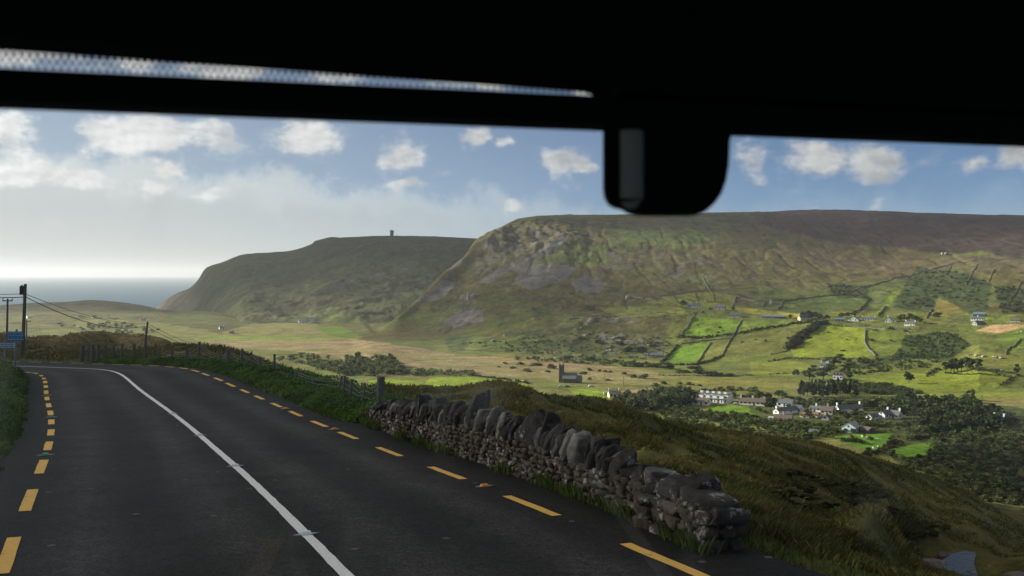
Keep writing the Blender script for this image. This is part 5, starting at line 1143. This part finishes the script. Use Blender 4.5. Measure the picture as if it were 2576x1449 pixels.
# ------------------------------------------------------------------ grass, nettles, verge
def blades(px,py,pz,h,w,lean,col,name,mat=M_grass):
    n=len(px);a=RNG.uniform(0,6.28,n);wx=np.cos(a)*w;wy=np.sin(a)*w; la=RNG.uniform(0,6.28,n)
    lx=np.cos(la)*lean*h+.12*h;ly=np.sin(la)*lean*h
    b=np.stack([px,py,pz],-1)
    V=np.stack([b+np.stack([-wx,-wy,-.04+0*h],-1),b+np.stack([wx,wy,-.04+0*h],-1),b+np.stack([wx*.7+lx*.4,wy*.7+ly*.4,h*.6],-1),b+np.stack([lx,ly,h*.97],-1)],1).reshape(-1,3)
    Fc=np.arange(n*4).reshape(n,4)
    return V,Fc,np.repeat(col,4,0)
def sheet_sample(n,u0,u1,d0,d1):
    u=RNG.uniform(u0,u1,n);ld=RNG.uniform(math.log(d0),math.log(d1),n)
    fi=(u-Um[0])/(Um[1]-Um[0]);fj=(ld-math.log(Dm[0]))/(math.log(Dm[1])-math.log(Dm[0]))
    i=fi.astype(int);j=fj.astype(int);a=fi-i;b=fj-j
    g=lambda Z:(Z[i,j]*(1-a)+Z[i+1,j]*a)*(1-b)+(Z[i,j+1]*(1-a)+Z[i+1,j+1]*a)*b
    d=np.exp(ld); return u*d,d,g(Zm),g(dist),g(L_),g(S_)
def moor_grass():
    n=420000
    x,y,z,ds,l,s=sheet_sample(n,-.14,.62,8.5,78)
    m=((ds>.35)|(s<-10))&((s<7)|(l>4.75)|(l<-3.7)|(s>25))
    tuft=fbm(x/.9,y/.9,3,201); cl=fbm(x/3.2,y/3.2,4,71); m&=RNG.random(n)<sst(.30,.62,tuft)+.12
    m&=~((np.hypot(x-18.2,y-39.5)<4.2)&(z<-11.3))
    x,y,z,tuft,cl=x[m],y[m],z[m],tuft[m],cl[m];n=len(x)
    big=sst(.42,.6,tuft)
    h=RNG.uniform(.05,.12,n)*(.6+.8*big);w=np.maximum(.005,y*.00042)*RNG.uniform(.6,1.5,n)
    k=sst(.42,.6,cl+RNG.normal(0,.06,n))[:,None];st=(RNG.random(n)<.2)[:,None]
    c=np.array((.09,.105,.027))*(1-k)+np.array((.18,.15,.045))*k; c=np.where(st,np.array((.21,.185,.08)),c)*RNG.uniform(.6,1.35,(n,1))
    V,Fc,C=blades(x,y,z,h,w,.75,c,'g')
    # brown hill left of the bend
    n=90000;x,y,z,ds,l,s=sheet_sample(n,-.62,-.10,52,240); m=(ds>.6)|(s>120); tuft=fbm(x/2.2,y/2.2,3,205);m&=RNG.random(n)<sst(.3,.6,tuft)+.1
    x,y,z=x[m],y[m],z[m];n=len(x);h=RNG.uniform(.12,.36,n);w=y*.0005*RNG.uniform(.7,1.5,n)
    c=np.array((.125,.104,.042))*RNG.uniform(.6,1.5,(n,1))*np.array([1,1,1]);V2,F2,C2=blades(x,y,z,h,w,.35,c,'g')
    o=link('moor_grass',np_mesh('moor_grass',np.vstack([V,V2]),np.vstack([Fc,F2+len(V)]),np.vstack([C,C2])),M_grass)
    tag(o,'tufted brown and olive grass covering the moor','grass',None,'stuff')
moor_grass()
def gully():
    poly=[(1960,1190),(2100,1205),(2300,1285),(2420,1360),(2330,1395),(2160,1345),(2030,1310),(1940,1250)]
    rng=np.random.default_rng(8);V=[];Fs=[];C=[];o=0
    T=[leaf_cloud(120,blobset(rng,6,'bush'),.09,(.075,.075,.03),rng) for _ in range(4)]
    for _ in range(60):
        X=rng.uniform(1930,2430);Y=rng.uniform(1180,1400)
        if not inpoly(np.array([X]),np.array([Y]),poly)[0]: continue
        d=sm.hit(X,Y)
        if d is None or d<18: continue
        v,f,c=T[rng.integers(4)];sc=rng.uniform(.5,1.3); V.append(v*np.array([sc*1.4,sc*1.4,sc*.55])+np.array([(X-1288)*Q*d,d,(690-Y)*Q*d-.08]));Fs.append(f+o);C.append(c*rng.uniform(.6,1.5));o+=len(v)
    tag(link('heather_scrub',np_mesh('heather_scrub',np.vstack(V),np.vstack(Fs),np.vstack(C)),M_leaf),'dark heather and bracken filling the gully right of the wall','scrub',None,'stuff')
gully()
def leafy(n,sfun,hfun,col,name,label,leaf=.05):
    """leafy stems standing along the road edge"""
    s,l,hh=sfun(n);p=road_pt(s,l); z=np.array([zat(a,b,[sm]) for a,b,_ in p])
    q=16;V=[];C=[]
    n=len(s)
    h=hfun(s,l)*RNG.uniform(.6,1.2,n)*(.55+.9*fbm(p[:,0]/1.1,p[:,1]/1.1,3,301))
    base=np.stack([p[:,0],p[:,1],z],-1)
    f=RNG.uniform(.1,1.05,(n,q));r=RNG.normal(0,.11,(n,q,2))*(1.1-.5*f)[...,None]
    c=np.stack([base[:,None,0]+r[...,0],base[:,None,1]+r[...,1],base[:,None,2]+f*h[:,None]],-1).reshape(-1,3); m=len(c)
    nr=RNG.normal(size=(m,3))+np.array([0,0,.9]);nr/=np.linalg.norm(nr,axis=1)[:,None];a=np.cross(nr,RNG.normal(size=(m,3)));a/=np.linalg.norm(a,axis=1)[:,None];b=np.cross(nr,a)
    sz=(leaf*RNG.uniform(.5,1.3,m)*np.clip(c[:,1]/25,.8,1.9))[:,None]
    V=np.stack([c-a*sz,c-b*sz*.45,c+a*sz,c+b*sz*.45],1).reshape(-1,3)
    hu=np.repeat(fbm(p[:,0]/.8,p[:,1]/.8,3,303)*1.3+.4,q)*RNG.uniform(.65,1.4,m)
    C=np.array(col)[None]*hu[:,None]*np.stack([RNG.uniform(.7,1.3,m),np.ones(m),RNG.uniform(.7,1.2,m)],1)
    o=link(name,np_mesh(name,V,np.arange(m*4).reshape(m,4),np.repeat(C,4,0)),M_leaf); tag(o,label,'plants',None,'stuff')
leafy(5200,lambda n:(lambda s:(s,right_edge(s)+RNG.uniform(.1,1,n)**.8*RNG.uniform(.4,2.9,n),0))(25.2+42*RNG.random(n)**1.4),lambda s,l:np.clip((l-right_edge(s))*.5+.15,.1,.62)*np.interp(s,[25,30,45,70],[.6,.62,.42,.36]),(.075,.13,.03),'nettle_bank','green nettles and tall weeds crowding the right road edge below the fence')
leafy(2600,lambda n:(lambda s:(s,LEFT_EDGE-.1-RNG.random(n)*3.2,0))(8+46*RNG.random(n)**1.1),lambda s,l:np.interp(s,[8,17,24,50],[.12,.2,.75,.8])*np.clip((LEFT_EDGE-l)*.7+.25,.2,1.1),(.08,.12,.03),'verge_plants','green weeds and docks on the left verge')
def verge_grass():
    P=[];H=[];Cc=[]
    n=26000;s=6+52*RNG.random(n)**1.2;l=LEFT_EDGE+.03-RNG.random(n)**1.4*4
    P.append(road_pt(s,l));H.append(RNG.uniform(.05,.16,n)*np.clip((LEFT_EDGE-l)*1.8+.4,.4,2.6)*np.interp(s,[6,20,30],[.8,1,1.5]));Cc.append(np.array((.075,.125,.022))*RNG.uniform(.6,1.4,(n,1))*np.array([1,1,1]))
    n=9000;s=25+40*RNG.random(n)**1.3;l=right_edge(s)+.02+RNG.random(n)*1.2;P.append(road_pt(s,l));H.append(RNG.uniform(.05,.2,n));Cc.append(np.array((.075,.125,.022))*RNG.uniform(.6,1.4,(n,1)))
    n=16000;s=-1+10.2*RNG.random(n);l=right_edge(s)+.0+RNG.random(n)**1.3*2.6;P.append(road_pt(s,l));H.append(RNG.uniform(.04,.13,n)*np.clip((l-right_edge(s))*1.2+.5,.5,1.6));Cc.append(np.where(RNG.random((n,1))<.5,np.array((.085,.1,.027)),np.array((.15,.125,.04)))*RNG.uniform(.5,1.4,(n,1)))
    p=np.vstack(P);h=np.hstack(H);c=np.vstack(Cc);z=np.array([zat(a,b,[sm]) for a,b,_ in p]);ok=p[:,1]>2
    V,F_,C=blades(p[ok,0],p[ok,1],z[ok],h[ok],np.maximum(.006,p[ok,1]*.0004),.4,c[ok],'v')
    tag(link('verge_grass',np_mesh('verge_grass',V,F_,C),M_grass),'short green grass along both road verges','grass',None,'stuff')
    # grass sprouting from the wall foot
    n=0;P=[];
    for s0,l0,w,k in((10.6,-.02,.5,260),(9.2,-.02,.35,180),(12.1,-.03,.5,280),(13.2,.0,.5,240),(15.0,-.05,.4,150),(11.4,.02,.3,150),(19.5,-.1,.6,220),(21,-.1,.5,200),(18.2,-.1,.4,120),(23.5,-.15,.6,260),(24.5,-.1,.4,200),(8.75,.0,.2,120)):
        ss=s0+RNG.normal(0,w*.5,k);q=road_pt(ss,np.interp(ss,WS,WL)+l0+RNG.normal(0,.05,k)); P.append(q)
    p=np.vstack(P);n=len(p)
    V,F_,C=blades(p[:,0],p[:,1],p[:,2]-.02,RNG.uniform(.06,.26,n),.007*RNG.uniform(.6,1.4,n),.5,np.array((.075,.11,.024))*RNG.uniform(.6,1.5,(n,1)),'w')
    tag(link('wall_foot_grass',np_mesh('wall_foot_grass',V,F_,C),M_grass),'tufts of grass sprouting at the foot of the stone wall','grass',None,'stuff')
verge_grass()
def tussock(X,Y,d,r,h,label,n=420,sp=.9):
    x=(X-1288)*Q*d;z=zat(x,d,[sm]); a=RNG.uniform(0,6.28,n);q=np.sqrt(RNG.random(n))*r
    px=q*np.cos(a);py=q*np.sin(a); hh=h*RNG.uniform(.6,1.1,n)*(1-.4*q/r)
    V,F_,C=blades(px,py,np.zeros(n)-.1,hh,.012*np.ones(n),.15,np.array((.085,.085,.04))*RNG.uniform(.5,1.5,(n,1)),'t')
    V=V.reshape(n,4,3); V[:,2,:2]+=np.stack([px,py],-1)*sp*.35;V[:,3,:2]+=np.stack([px,py],-1)*sp;V=V.reshape(-1,3)
    tag(link('grass_tussock',np_mesh('grass_tussock',V,F_,C),M_grass,None,(x,d,z)),label,'grass clump')
tussock(2245,1392,33,.6,.8,'large arching tussock of long grass above the stream',700,.8)
tussock(2391,1412,39.6,.7,.8,'round tussock islet standing in the stream',520,.35)
def stream_stones():
    for X,Y,d,s,lab in((2268,1397,27.,.55,'pale lichened boulder on the bank left of the stream'),(2318,1420,38,.6,'dark wet stone at the left edge of the stream'),(2333,1429,38,.4,'small dark stone beside the left stream edge'),(2440,1425,39,.4,'small rock in the stream right of the tussock islet'),(2205,1275,34,.7,'grey boulder half way up the shaded gully side'),(2345,1447,30,.9,'rounded pale boulder at the bottom by the water'),(2555,1444,34,.9,'pale boulder in the bottom right corner'),(2380,1388,42,.9,'flat reddish rock at the head of the stream')):
        x=(X-1288)*Q*d;z=max(zat(x,d,[sm]),(690-Y)*Q*d-.3);rng=np.random.default_rng(int(X)); v=rock(ICO3,(s,s*.8,s*.6),rng,rough=.08)
        tag(link('boulder',np_mesh('boulder',v,ICO3[1],np.tile(np.array((.2,.18,.16))*rng.uniform(.4,1.1),(len(v),1)),True),M_rock,None,(x,d,z+.05)),lab,'boulder','stones of the gully')
stream_stones()
# ------------------------------------------------------------------ the coach we look out of
def coach():
    th=math.atan2(.242,.953);e=empty('coach',(-.414,.805,0),th); tag(e,'black silhouetted roof header and windscreen frame of the coach the view is taken from','coach')
    def loc(X,Y):
        u=(X-1288)*Q;t=(.805*u+.414)/(.953-.242*u); return .9833*t,(690-Y)*Q*(.805+.242*t)
    def bev(o,w,s=3):
        m=o.modifiers.new('soft_edges','BEVEL');m.width=w;m.segments=s;m.limit_method='ANGLE'; return o
    xr=loc(1540,230)[0]
    b=MB(); b.box(-1.25,1.95,0,.05,.1405,.1675); bev(b.build('windscreen_band',M_trimblk,e),.004)
    h=MB()
    zl=loc(0,100)[1];slope=(loc(1500,212)[1]-zl)/loc(1500,212)[0]
    h.prism([(-1.25,zl-1.25*slope),(xr-.012,zl+(xr-.012)*slope),(xr-.003,zl+xr*slope-.003),(xr,.1675+.004),(xr,.1679),(1.95,.1679),(1.95,.40),(-1.25,.40)],-.02,.045); bev(h.build('header_panel',M_trimblk,e),.003,2)
    d=MB();p=.0062;r=0
    for k in range(9):
        z=.1690+k*.0046
        for i in range(-25,105):
            x=i*p+(p/2 if k%2 else 0)
            if x>xr-.004 or z>zl+x*slope+.004 or x<-.15: continue
            rr=.0010+.0016*max(0,(z-.167))/(.026); n=8
            d.prism([(x+rr*math.cos(2*math.pi*q/n),z+rr*math.sin(2*math.pi*q/n)) for q in range(n)],.047,.048)
    o=d.build('dotted_glass_band',M_trimblk,e); o['kind']='stuff'
    prof=[(1517,300),(1517,470),(1521,492),(1530,507),(1545,516),(1566,521),(1580,530),(1600,536),(1625,538),(1740,538),(1762,536),(1780,529),(1800,510),(1816,488),(1828,455),(1835,415),(1838,345),(1845,335),(1850,300)]
    m=MB(); m.prism([loc(*q) for q in prof],0.0,.05); m.v=[(x+.347*y,y,z) for x,y,z in m.v]; hs=bev(m.build('camera_housing',M_trimblk,e),.006)
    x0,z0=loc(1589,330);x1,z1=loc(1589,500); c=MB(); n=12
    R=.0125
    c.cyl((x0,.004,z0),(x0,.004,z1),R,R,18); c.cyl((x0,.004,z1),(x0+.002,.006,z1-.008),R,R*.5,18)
    cr=c.build('housing_highlight_rib',M_highlight_rib,hs)  # paler rib stands in for the highlight reflected on the black housing
    r=MB(); r.box(-1.3,2.0,-3.2,.06,.40,.46); r.build('roof',M_trimblk,e)
    for x in(-1.3,1.95):
        q=MB(); q.box(x,x+.06,-.02,.06,-1.0,.40); q.build('pillar',M_trimblk,e)
    q=MB(); q.prism([(-.15,-1.0),(.35,-1.0),(.35,-.72),(.2,-.60),(-.1,-.58)],-1.24,1.95); q.v=[(v[1],v[0],v[2]) for v in q.v]; q.build('dashboard',M_trimblk,e)
    if WINDSCREEN:
        mt,nt,pr=new_mat('windscreen_glass'); nt.nodes.remove(pr)
        tr=N(nt,'ShaderNodeBsdfTransparent');gl=N(nt,'ShaderNodeBsdfGlossy');gl.inputs['Roughness'].default_value=.0; ms=N(nt,'ShaderNodeMixShader');ms.inputs[0].default_value=.012
        tr.inputs['Color'].default_value=(.98,.99,.985,1)
        nt.links.new(tr.outputs[0],ms.inputs[1]);nt.links.new(gl.outputs[0],ms.inputs[2])
        tcw=N(nt,'ShaderNodeTexCoord');mpw=N(nt,'ShaderNodeMapping');mpw.inputs['Scale'].default_value=(9,1,3.2);nt.links.new(tcw.outputs['Object'],mpw.inputs[0])
        nw=N(nt,'ShaderNodeTexNoise');nw.inputs['Scale'].default_value=1.6;nw.inputs['Detail'].default_value=5;nt.links.new(mpw.outputs[0],nw.inputs['Vector'])
        rw=N(nt,'ShaderNodeMapRange',interpolation_type='SMOOTHSTEP');rw.inputs[1].default_value=.55;rw.inputs[2].default_value=.80;rw.inputs[3].default_value=.001;rw.inputs[4].default_value=.035;nt.links.new(nw.outputs['Fac'],rw.inputs[0])
        du=N(nt,'ShaderNodeBsdfTranslucent');du.inputs['Color'].default_value=(.8,.8,.78,1);m2w=N(nt,'ShaderNodeMixShader');nt.links.new(rw.outputs[0],m2w.inputs[0]);nt.links.new(ms.outputs[0],m2w.inputs[1]);nt.links.new(du.outputs[0],m2w.inputs[2])
        nt.links.new(m2w.outputs[0],nt.nodes['Material Output'].inputs['Surface'])
        g=MB(); g.box(-1.24,1.95,.052,.057,-1.0,.39); g.build('windscreen',mt,e)
WINDSCREEN=True
coach()
# ------------------------------------------------------------------ light, sky, air, camera
SUN_AZ,SUN_EL=-74.,21.
S=Vector((math.sin(rad(SUN_AZ))*math.cos(rad(SUN_EL)),math.cos(rad(SUN_AZ))*math.cos(rad(SUN_EL)),math.sin(rad(SUN_EL))))
sl=bpy.data.lights.new('sun','SUN'); sl.energy=5.0; sl.angle=rad(.53); sl.color=(1,.93,.82)
so=bpy.data.objects.new('sun',sl); COL.objects.link(so); so.rotation_euler=S.to_track_quat('Z','Y').to_euler(); so.location=(0,0,60)
# unseen clouds added out of frame to shade the road, headland and hill
mc,nt,pr=new_mat('cloud_vapour'); pr.inputs['Base Color'].default_value=(.85,.86,.88,1); pr.inputs['Roughness'].default_value=1; pr.inputs['Specular IOR Level'].default_value=0
tr=N(nt,'ShaderNodeBsdfTransparent'); ms=N(nt,'ShaderNodeMixShader'); ms.inputs[0].default_value=.25
nt.links.new(tr.outputs[0],ms.inputs[1]);nt.links.new(pr.outputs[0],ms.inputs[2]);nt.links.new(ms.outputs[0],nt.nodes['Material Output'].inputs['Surface'])
mc2=mc.copy(); mc2.node_tree.nodes[ms.name].inputs[0].default_value=.10
mc4=mc.copy(); mc4.node_tree.nodes[ms.name].inputs[0].default_value=.075
mc3=mc.copy(); mc3.node_tree.nodes[ms.name].inputs[0].default_value=.15
def cloud(target,t,rx,ry,rz,label,seed,mc=mc):
    c=Vector(target)+S*t; rng=np.random.default_rng(seed);V=[];Fs=[];o=0
    for i in range(16):
        a=rng.uniform(0,6.28);q=math.sqrt(rng.random())*.75; s=rng.uniform(.28,.5)*(1.1-q*.5)
        v=ICO3[0]*(1+.10*np.sin(ICO3[0]@rng.normal(size=(3,))*5)[:,None])
        v=v*np.array([rx*s,ry*s,rz*s*1.5])+np.array([math.cos(a)*q*rx,math.sin(a)*q*ry,rng.uniform(-.12,.3)*rz]);V.append(v);Fs.append(ICO3[1]+o);o+=len(v)
    ob=link('cloud',np_mesh('cloud',np.vstack(V),np.vstack(Fs),None,True),mc,None,tuple(c)); ob['kind']='structure'; tag(ob,label,'cloud')
cloud((10,45,-5),1900,230,150,120,'cloud shading the near road and moor',1,mc3)
cloud((-60,150,-12),1900,150,90,90,'cloud shading the brown hill beyond the bend',6,mc3)
cloud((-330,2250,60),2750,1300,640,260,'cloud shading the headland',2)
cloud((1050,1900,120),1900,480,330,150,'thin cloud shading the heather hilltop',3,mc2)
cloud((430,1800,90),2000,520,260,140,'thin cloud shading the middle of the long hill',5,mc2)
cloud((-130,1420,20),2100,330,320,140,'thin cloud shading the nose of the long hill',9,mc4)
cloud((290,395,-80),2100,125,100,90,'cloud shading the lower village wood',4)
w=bpy.data.worlds.new('World'); SC.world=w; w.use_nodes=True; nt=w.node_tree; Lk=nt.links
bg=nt.nodes['Background']; bg.inputs['Strength'].default_value=.05
sky=N(nt,'ShaderNodeTexSky',sky_type='NISHITA'); sky.sun_disc=False; sky.sun_elevation=rad(SUN_EL); sky.sun_rotation=rad(SUN_AZ); sky.air_density=.52; sky.dust_density=.3; sky.ozone_density=3.2; sky.altitude=100
tc=N(nt,'ShaderNodeTexCoord'); sx=N(nt,'ShaderNodeSeparateXYZ'); Lk.new(tc.outputs['Generated'],sx.inputs[0])
def mth(op,a,b=None,c=None):
    n=N(nt,'ShaderNodeMath',operation=op)
    for i,v in enumerate((a,b,c)):
        if v is None: continue
        if isinstance(v,(int,float)): n.inputs[i].default_value=v
        else: Lk.new(v,n.inputs[i])
    return n.outputs[0]
az=mth('MULTIPLY',mth('ARCTAN2',sx.outputs[0],sx.outputs[1]),180/math.pi); el=mth('MULTIPLY',mth('ARCSINE',sx.outputs[2]),180/math.pi)
cv3=N(nt,'ShaderNodeCombineXYZ'); Lk.new(az,cv3.inputs[0]); Lk.new(el,cv3.inputs[1])
def snoise(sc,det,ro,off=(0,0,0),stretch=(1,1.5,1)):
    mp=N(nt,'ShaderNodeMapping'); mp.inputs['Location'].default_value=off; mp.inputs['Scale'].default_value=stretch; Lk.new(cv3.outputs[0],mp.inputs[0])
    n=N(nt,'ShaderNodeTexNoise'); n.inputs['Scale'].default_value=sc; n.inputs['Detail'].default_value=det; n.inputs['Roughness'].default_value=ro; Lk.new(mp.outputs[0],n.inputs['Vector']); return n.outputs['Fac']
def ae(X,Y):
    u=(X-1288)*Q;t=(690-Y)*Q; return math.degrees(math.atan(u)),math.degrees(math.atan(t*math.cos(math.atan(u))))
BL=[(40,125,150,46,1.0),(330,140,90,34,.8),(560,165,120,34,1.0),(840,190,80,28,.7),(1180,205,110,26,.6),(1480,220,70,26,.9),(285,345,80,52,1.0),(400,335,120,48,1.0),(540,345,70,42,.85),(770,345,85,46,.95),(1012,392,52,46,.85),(1010,465,58,13,.7),(1195,345,42,32,.7),(1405,405,58,36,.8),(1460,418,60,20,.55),(435,425,52,22,.75),
 (60,440,110,34,.9),(210,450,90,26,.7),(375,475,52,26,.75),(530,495,60,22,.75),(1285,522,34,24,.65),(1880,415,55,55,.6),(2070,405,110,50,.75),(2190,400,100,46,.7),(2200,505,30,26,.4),(2445,412,42,28,.55),(2560,392,60,34,.65),(20,335,70,60,.85),(1265,360,22,16,.5)]
acc=None
wob=N(nt,'ShaderNodeVectorMath',operation='MULTIPLY_ADD')
nz=N(nt,'ShaderNodeTexNoise'); nz.inputs['Scale'].default_value=.55; nz.inputs['Detail'].default_value=6; nz.inputs['Roughness'].default_value=.6; Lk.new(cv3.outputs[0],nz.inputs['Vector'])
Lk.new(nz.outputs['Color'],wob.inputs[0]); wob.inputs[1].default_value=(2.6,1.6,0); 
of=N(nt,'ShaderNodeVectorMath',operation='ADD'); Lk.new(cv3.outputs[0],of.inputs[0]); of.inputs[1].default_value=(-1.3,-.8,0); Lk.new(of.outputs[0],wob.inputs[2])
for X,Y,rx,ry,a in BL:
    a0,e0=ae(X,Y);a1,_=ae(X+rx,Y);_,e1=ae(X,Y-ry)
    s=N(nt,'ShaderNodeVectorMath',operation='SUBTRACT'); Lk.new(wob.outputs[0],s.inputs[0]); s.inputs[1].default_value=(a0,e0,0)
    m=N(nt,'ShaderNodeVectorMath',operation='MULTIPLY'); Lk.new(s.outputs[0],m.inputs[0]); m.inputs[1].default_value=(1/abs(a1-a0),1/abs(e1-e0),0)
    d=N(nt,'ShaderNodeVectorMath',operation='DOT_PRODUCT'); Lk.new(m.outputs[0],d.inputs[0]); Lk.new(m.outputs[0],d.inputs[1])
    g=mth('MULTIPLY',mth('EXPONENT',mth('MULTIPLY',d.outputs['Value'],-1.0)),a*1.25)
    acc=g if acc is None else mth('MAXIMUM',acc,g)
n1_=snoise(.42,10,.59); nb_=snoise(.42,10,.59,(-.30,.34,0)); dens=mth('ADD',acc,mth('MULTIPLY',mth('SUBTRACT',n1_,.5),2.0))
lit=mth('MINIMUM',mth('MAXIMUM',mth('ADD',mth('MULTIPLY',mth('SUBTRACT',n1_,nb_),1.0),.97),.86),1.08)
mr=N(nt,'ShaderNodeMapRange',interpolation_type='SMOOTHERSTEP'); mr.inputs[1].default_value=.12; mr.inputs[2].default_value=.92; Lk.new(dens,mr.inputs[0])
cov=mr.outputs[0]
# thick middles go grey, sun side edges stay white
mg=N(nt,'ShaderNodeMapRange',interpolation_type='SMOOTHSTEP'); mg.inputs[1].default_value=.45; mg.inputs[2].default_value=.66; Lk.new(snoise(.30,5,.55,(1.4,.5,0)),mg.inputs[0])
thick=mth('MULTIPLY',mg.outputs[0],mth('SMOOTH_MIN',mth('MULTIPLY',cov,1.0),1.0,.1))
ccol=N(nt,'ShaderNodeMix',data_type='RGBA'); Lk.new(thick,ccol.inputs[0]); ccol.inputs[6].default_value=(1,1,1,1); ccol.inputs[7].default_value=(.64,.67,.70,1)
# cloud light falls off away from the sun
fall=N(nt,'ShaderNodeMapRange'); fall.inputs[1].default_value=-30; fall.inputs[2].default_value=30; fall.inputs[3].default_value=1.2; fall.inputs[4].default_value=.68; Lk.new(az,fall.inputs[0])
csc=N(nt,'ShaderNodeVectorMath',operation='SCALE'); Lk.new(ccol.outputs[2],csc.inputs[0]); Lk.new(mth('MULTIPLY',mth('MULTIPLY',fall.outputs[0],lit),CLOUD_L:=8.3),csc.inputs['Scale'])
mx=N(nt,'ShaderNodeMix',data_type='RGBA')
# pale bank of distant cloud along the sea horizon, its billowed top lower to the right, and a milky veil above it
vz=N(nt,'ShaderNodeMapRange',interpolation_type='SMOOTHSTEP'); vz.inputs[1].default_value=22; vz.inputs[2].default_value=-34; vz.inputs[3].default_value=0; vz.inputs[4].default_value=.72; Lk.new(az,vz.inputs[0])
ve=N(nt,'ShaderNodeMapRange',interpolation_type='SMOOTHSTEP'); ve.inputs[1].default_value=13; ve.inputs[2].default_value=3; ve.inputs[3].default_value=.6; ve.inputs[4].default_value=1.0; Lk.new(el,ve.inputs[0])
veil=mth('MULTIPLY',vz.outputs[0],ve.outputs[0])
vm_=N(nt,'ShaderNodeMix',data_type='RGBA'); Lk.new(veil,vm_.inputs[0]); Lk.new(sky.outputs[0],vm_.inputs[6]); vm_.inputs[7].default_value=(5.4,6.1,6.3,1)
tp=N(nt,'ShaderNodeMapRange'); tp.inputs[1].default_value=-28; tp.inputs[2].default_value=6; tp.inputs[3].default_value=6.6; tp.inputs[4].default_value=4.1; Lk.new(az,tp.inputs[0])
top=mth('ADD',tp.outputs[0],mth('MULTIPLY',mth('SUBTRACT',snoise(.38,10,.66,(7,0,0),(1,.8,1)),.5),6.0))
dep=mth('SUBTRACT',top,el)
bk=N(nt,'ShaderNodeMapRange',interpolation_type='SMOOTHSTEP'); bk.inputs[1].default_value=-.5; bk.inputs[2].default_value=1.3; Lk.new(dep,bk.inputs[0])
bo=N(nt,'ShaderNodeMapRange',interpolation_type='SMOOTHSTEP'); bo.inputs[1].default_value=16; bo.inputs[2].default_value=-24; bo.inputs[3].default_value=.12; bo.inputs[4].default_value=.9; Lk.new(az,bo.inputs[0])
bs_=N(nt,'ShaderNodeMapRange',interpolation_type='SMOOTHSTEP'); bs_.inputs[1].default_value=0; bs_.inputs[2].default_value=2.2; bs_.inputs[3].default_value=1.22; bs_.inputs[4].default_value=.97; Lk.new(dep,bs_.inputs[0])
bcol=N(nt,'ShaderNodeVectorMath',operation='SCALE'); bcol.inputs[0].default_value=(6.9,7.15,7.05); Lk.new(bs_.outputs[0],bcol.inputs['Scale'])
bm_=N(nt,'ShaderNodeMix',data_type='RGBA'); Lk.new(mth('MULTIPLY',bk.outputs[0],bo.outputs[0]),bm_.inputs[0]); Lk.new(vm_.outputs[2],bm_.inputs[6]); Lk.new(bcol.outputs[0],bm_.inputs[7])
Lk.new(mth('MULTIPLY',cov,.97),mx.inputs[0]); Lk.new(bm_.outputs[2],mx.inputs[6]); Lk.new(csc.outputs[0],mx.inputs[7])
# grey cloud base added overhead, out of view, to set the skylight level
oh=N(nt,'ShaderNodeMapRange',interpolation_type='SMOOTHSTEP'); oh.inputs[1].default_value=15; oh.inputs[2].default_value=25; Lk.new(el,oh.inputs[0])
on=N(nt,'ShaderNodeMapRange'); on.inputs[1].default_value=.3; on.inputs[2].default_value=.6; on.inputs[3].default_value=.55; on.inputs[4].default_value=1; Lk.new(snoise(.05,6,.6,(3,1,0)),on.inputs[0])
m2=N(nt,'ShaderNodeMix',data_type='RGBA'); Lk.new(mth('MULTIPLY',oh.outputs[0],on.outputs[0]),m2.inputs[0]); Lk.new(mx.outputs[2],m2.inputs[6]); m2.inputs[7].default_value=(3.75,3.65,3.5,1); Lk.new(m2.outputs[2],bg.inputs['Color'])
HAZE=.000052
if HAZE:
    m=bpy.data.materials.new('sea_air'); m.use_nodes=True; nt=m.node_tree; nt.nodes.remove(nt.nodes['Principled BSDF'])
    v=N(nt,'ShaderNodeVolumePrincipled'); v.inputs['Color'].default_value=(.93,.96,1,1); v.inputs['Density'].default_value=HAZE; v.inputs['Anisotropy'].default_value=.35; nt.links.new(v.outputs[0],nt.nodes['Material Output'].inputs['Volume'])
    b=MB(); b.box(-33000,33000,-3000,41000,-140,185); o=b.build('haze',m); tag(o,'pale sea haze filling the valley','haze',None,'stuff')
cam=bpy.data.cameras.new('camera'); co=bpy.data.objects.new('camera',cam); COL.objects.link(co); co.location=(0,0,0); co.rotation_euler=(rad(90),0,0)
cam.sensor_width=36; cam.lens=35; cam.shift_y=-14/1024; cam.clip_start=.05; cam.clip_end=90000
cam.dof.use_dof=True; cam.dof.focus_distance=45; cam.dof.aperture_fstop=6.3
SC.camera=co
SC.view_settings.view_transform='Standard'; SC.view_settings.look='None'; SC.view_settings.exposure=.9; SC.view_settings.gamma=1
SC.render.resolution_x=1024; SC.render.resolution_y=576
c=SC.cycles; c.max_bounces=5; c.diffuse_bounces=2; c.glossy_bounces=2; c.transmission_bounces=2; c.volume_bounces=0; c.transparent_max_bounces=28; c.use_denoising=True; c.sample_clamp_indirect=4
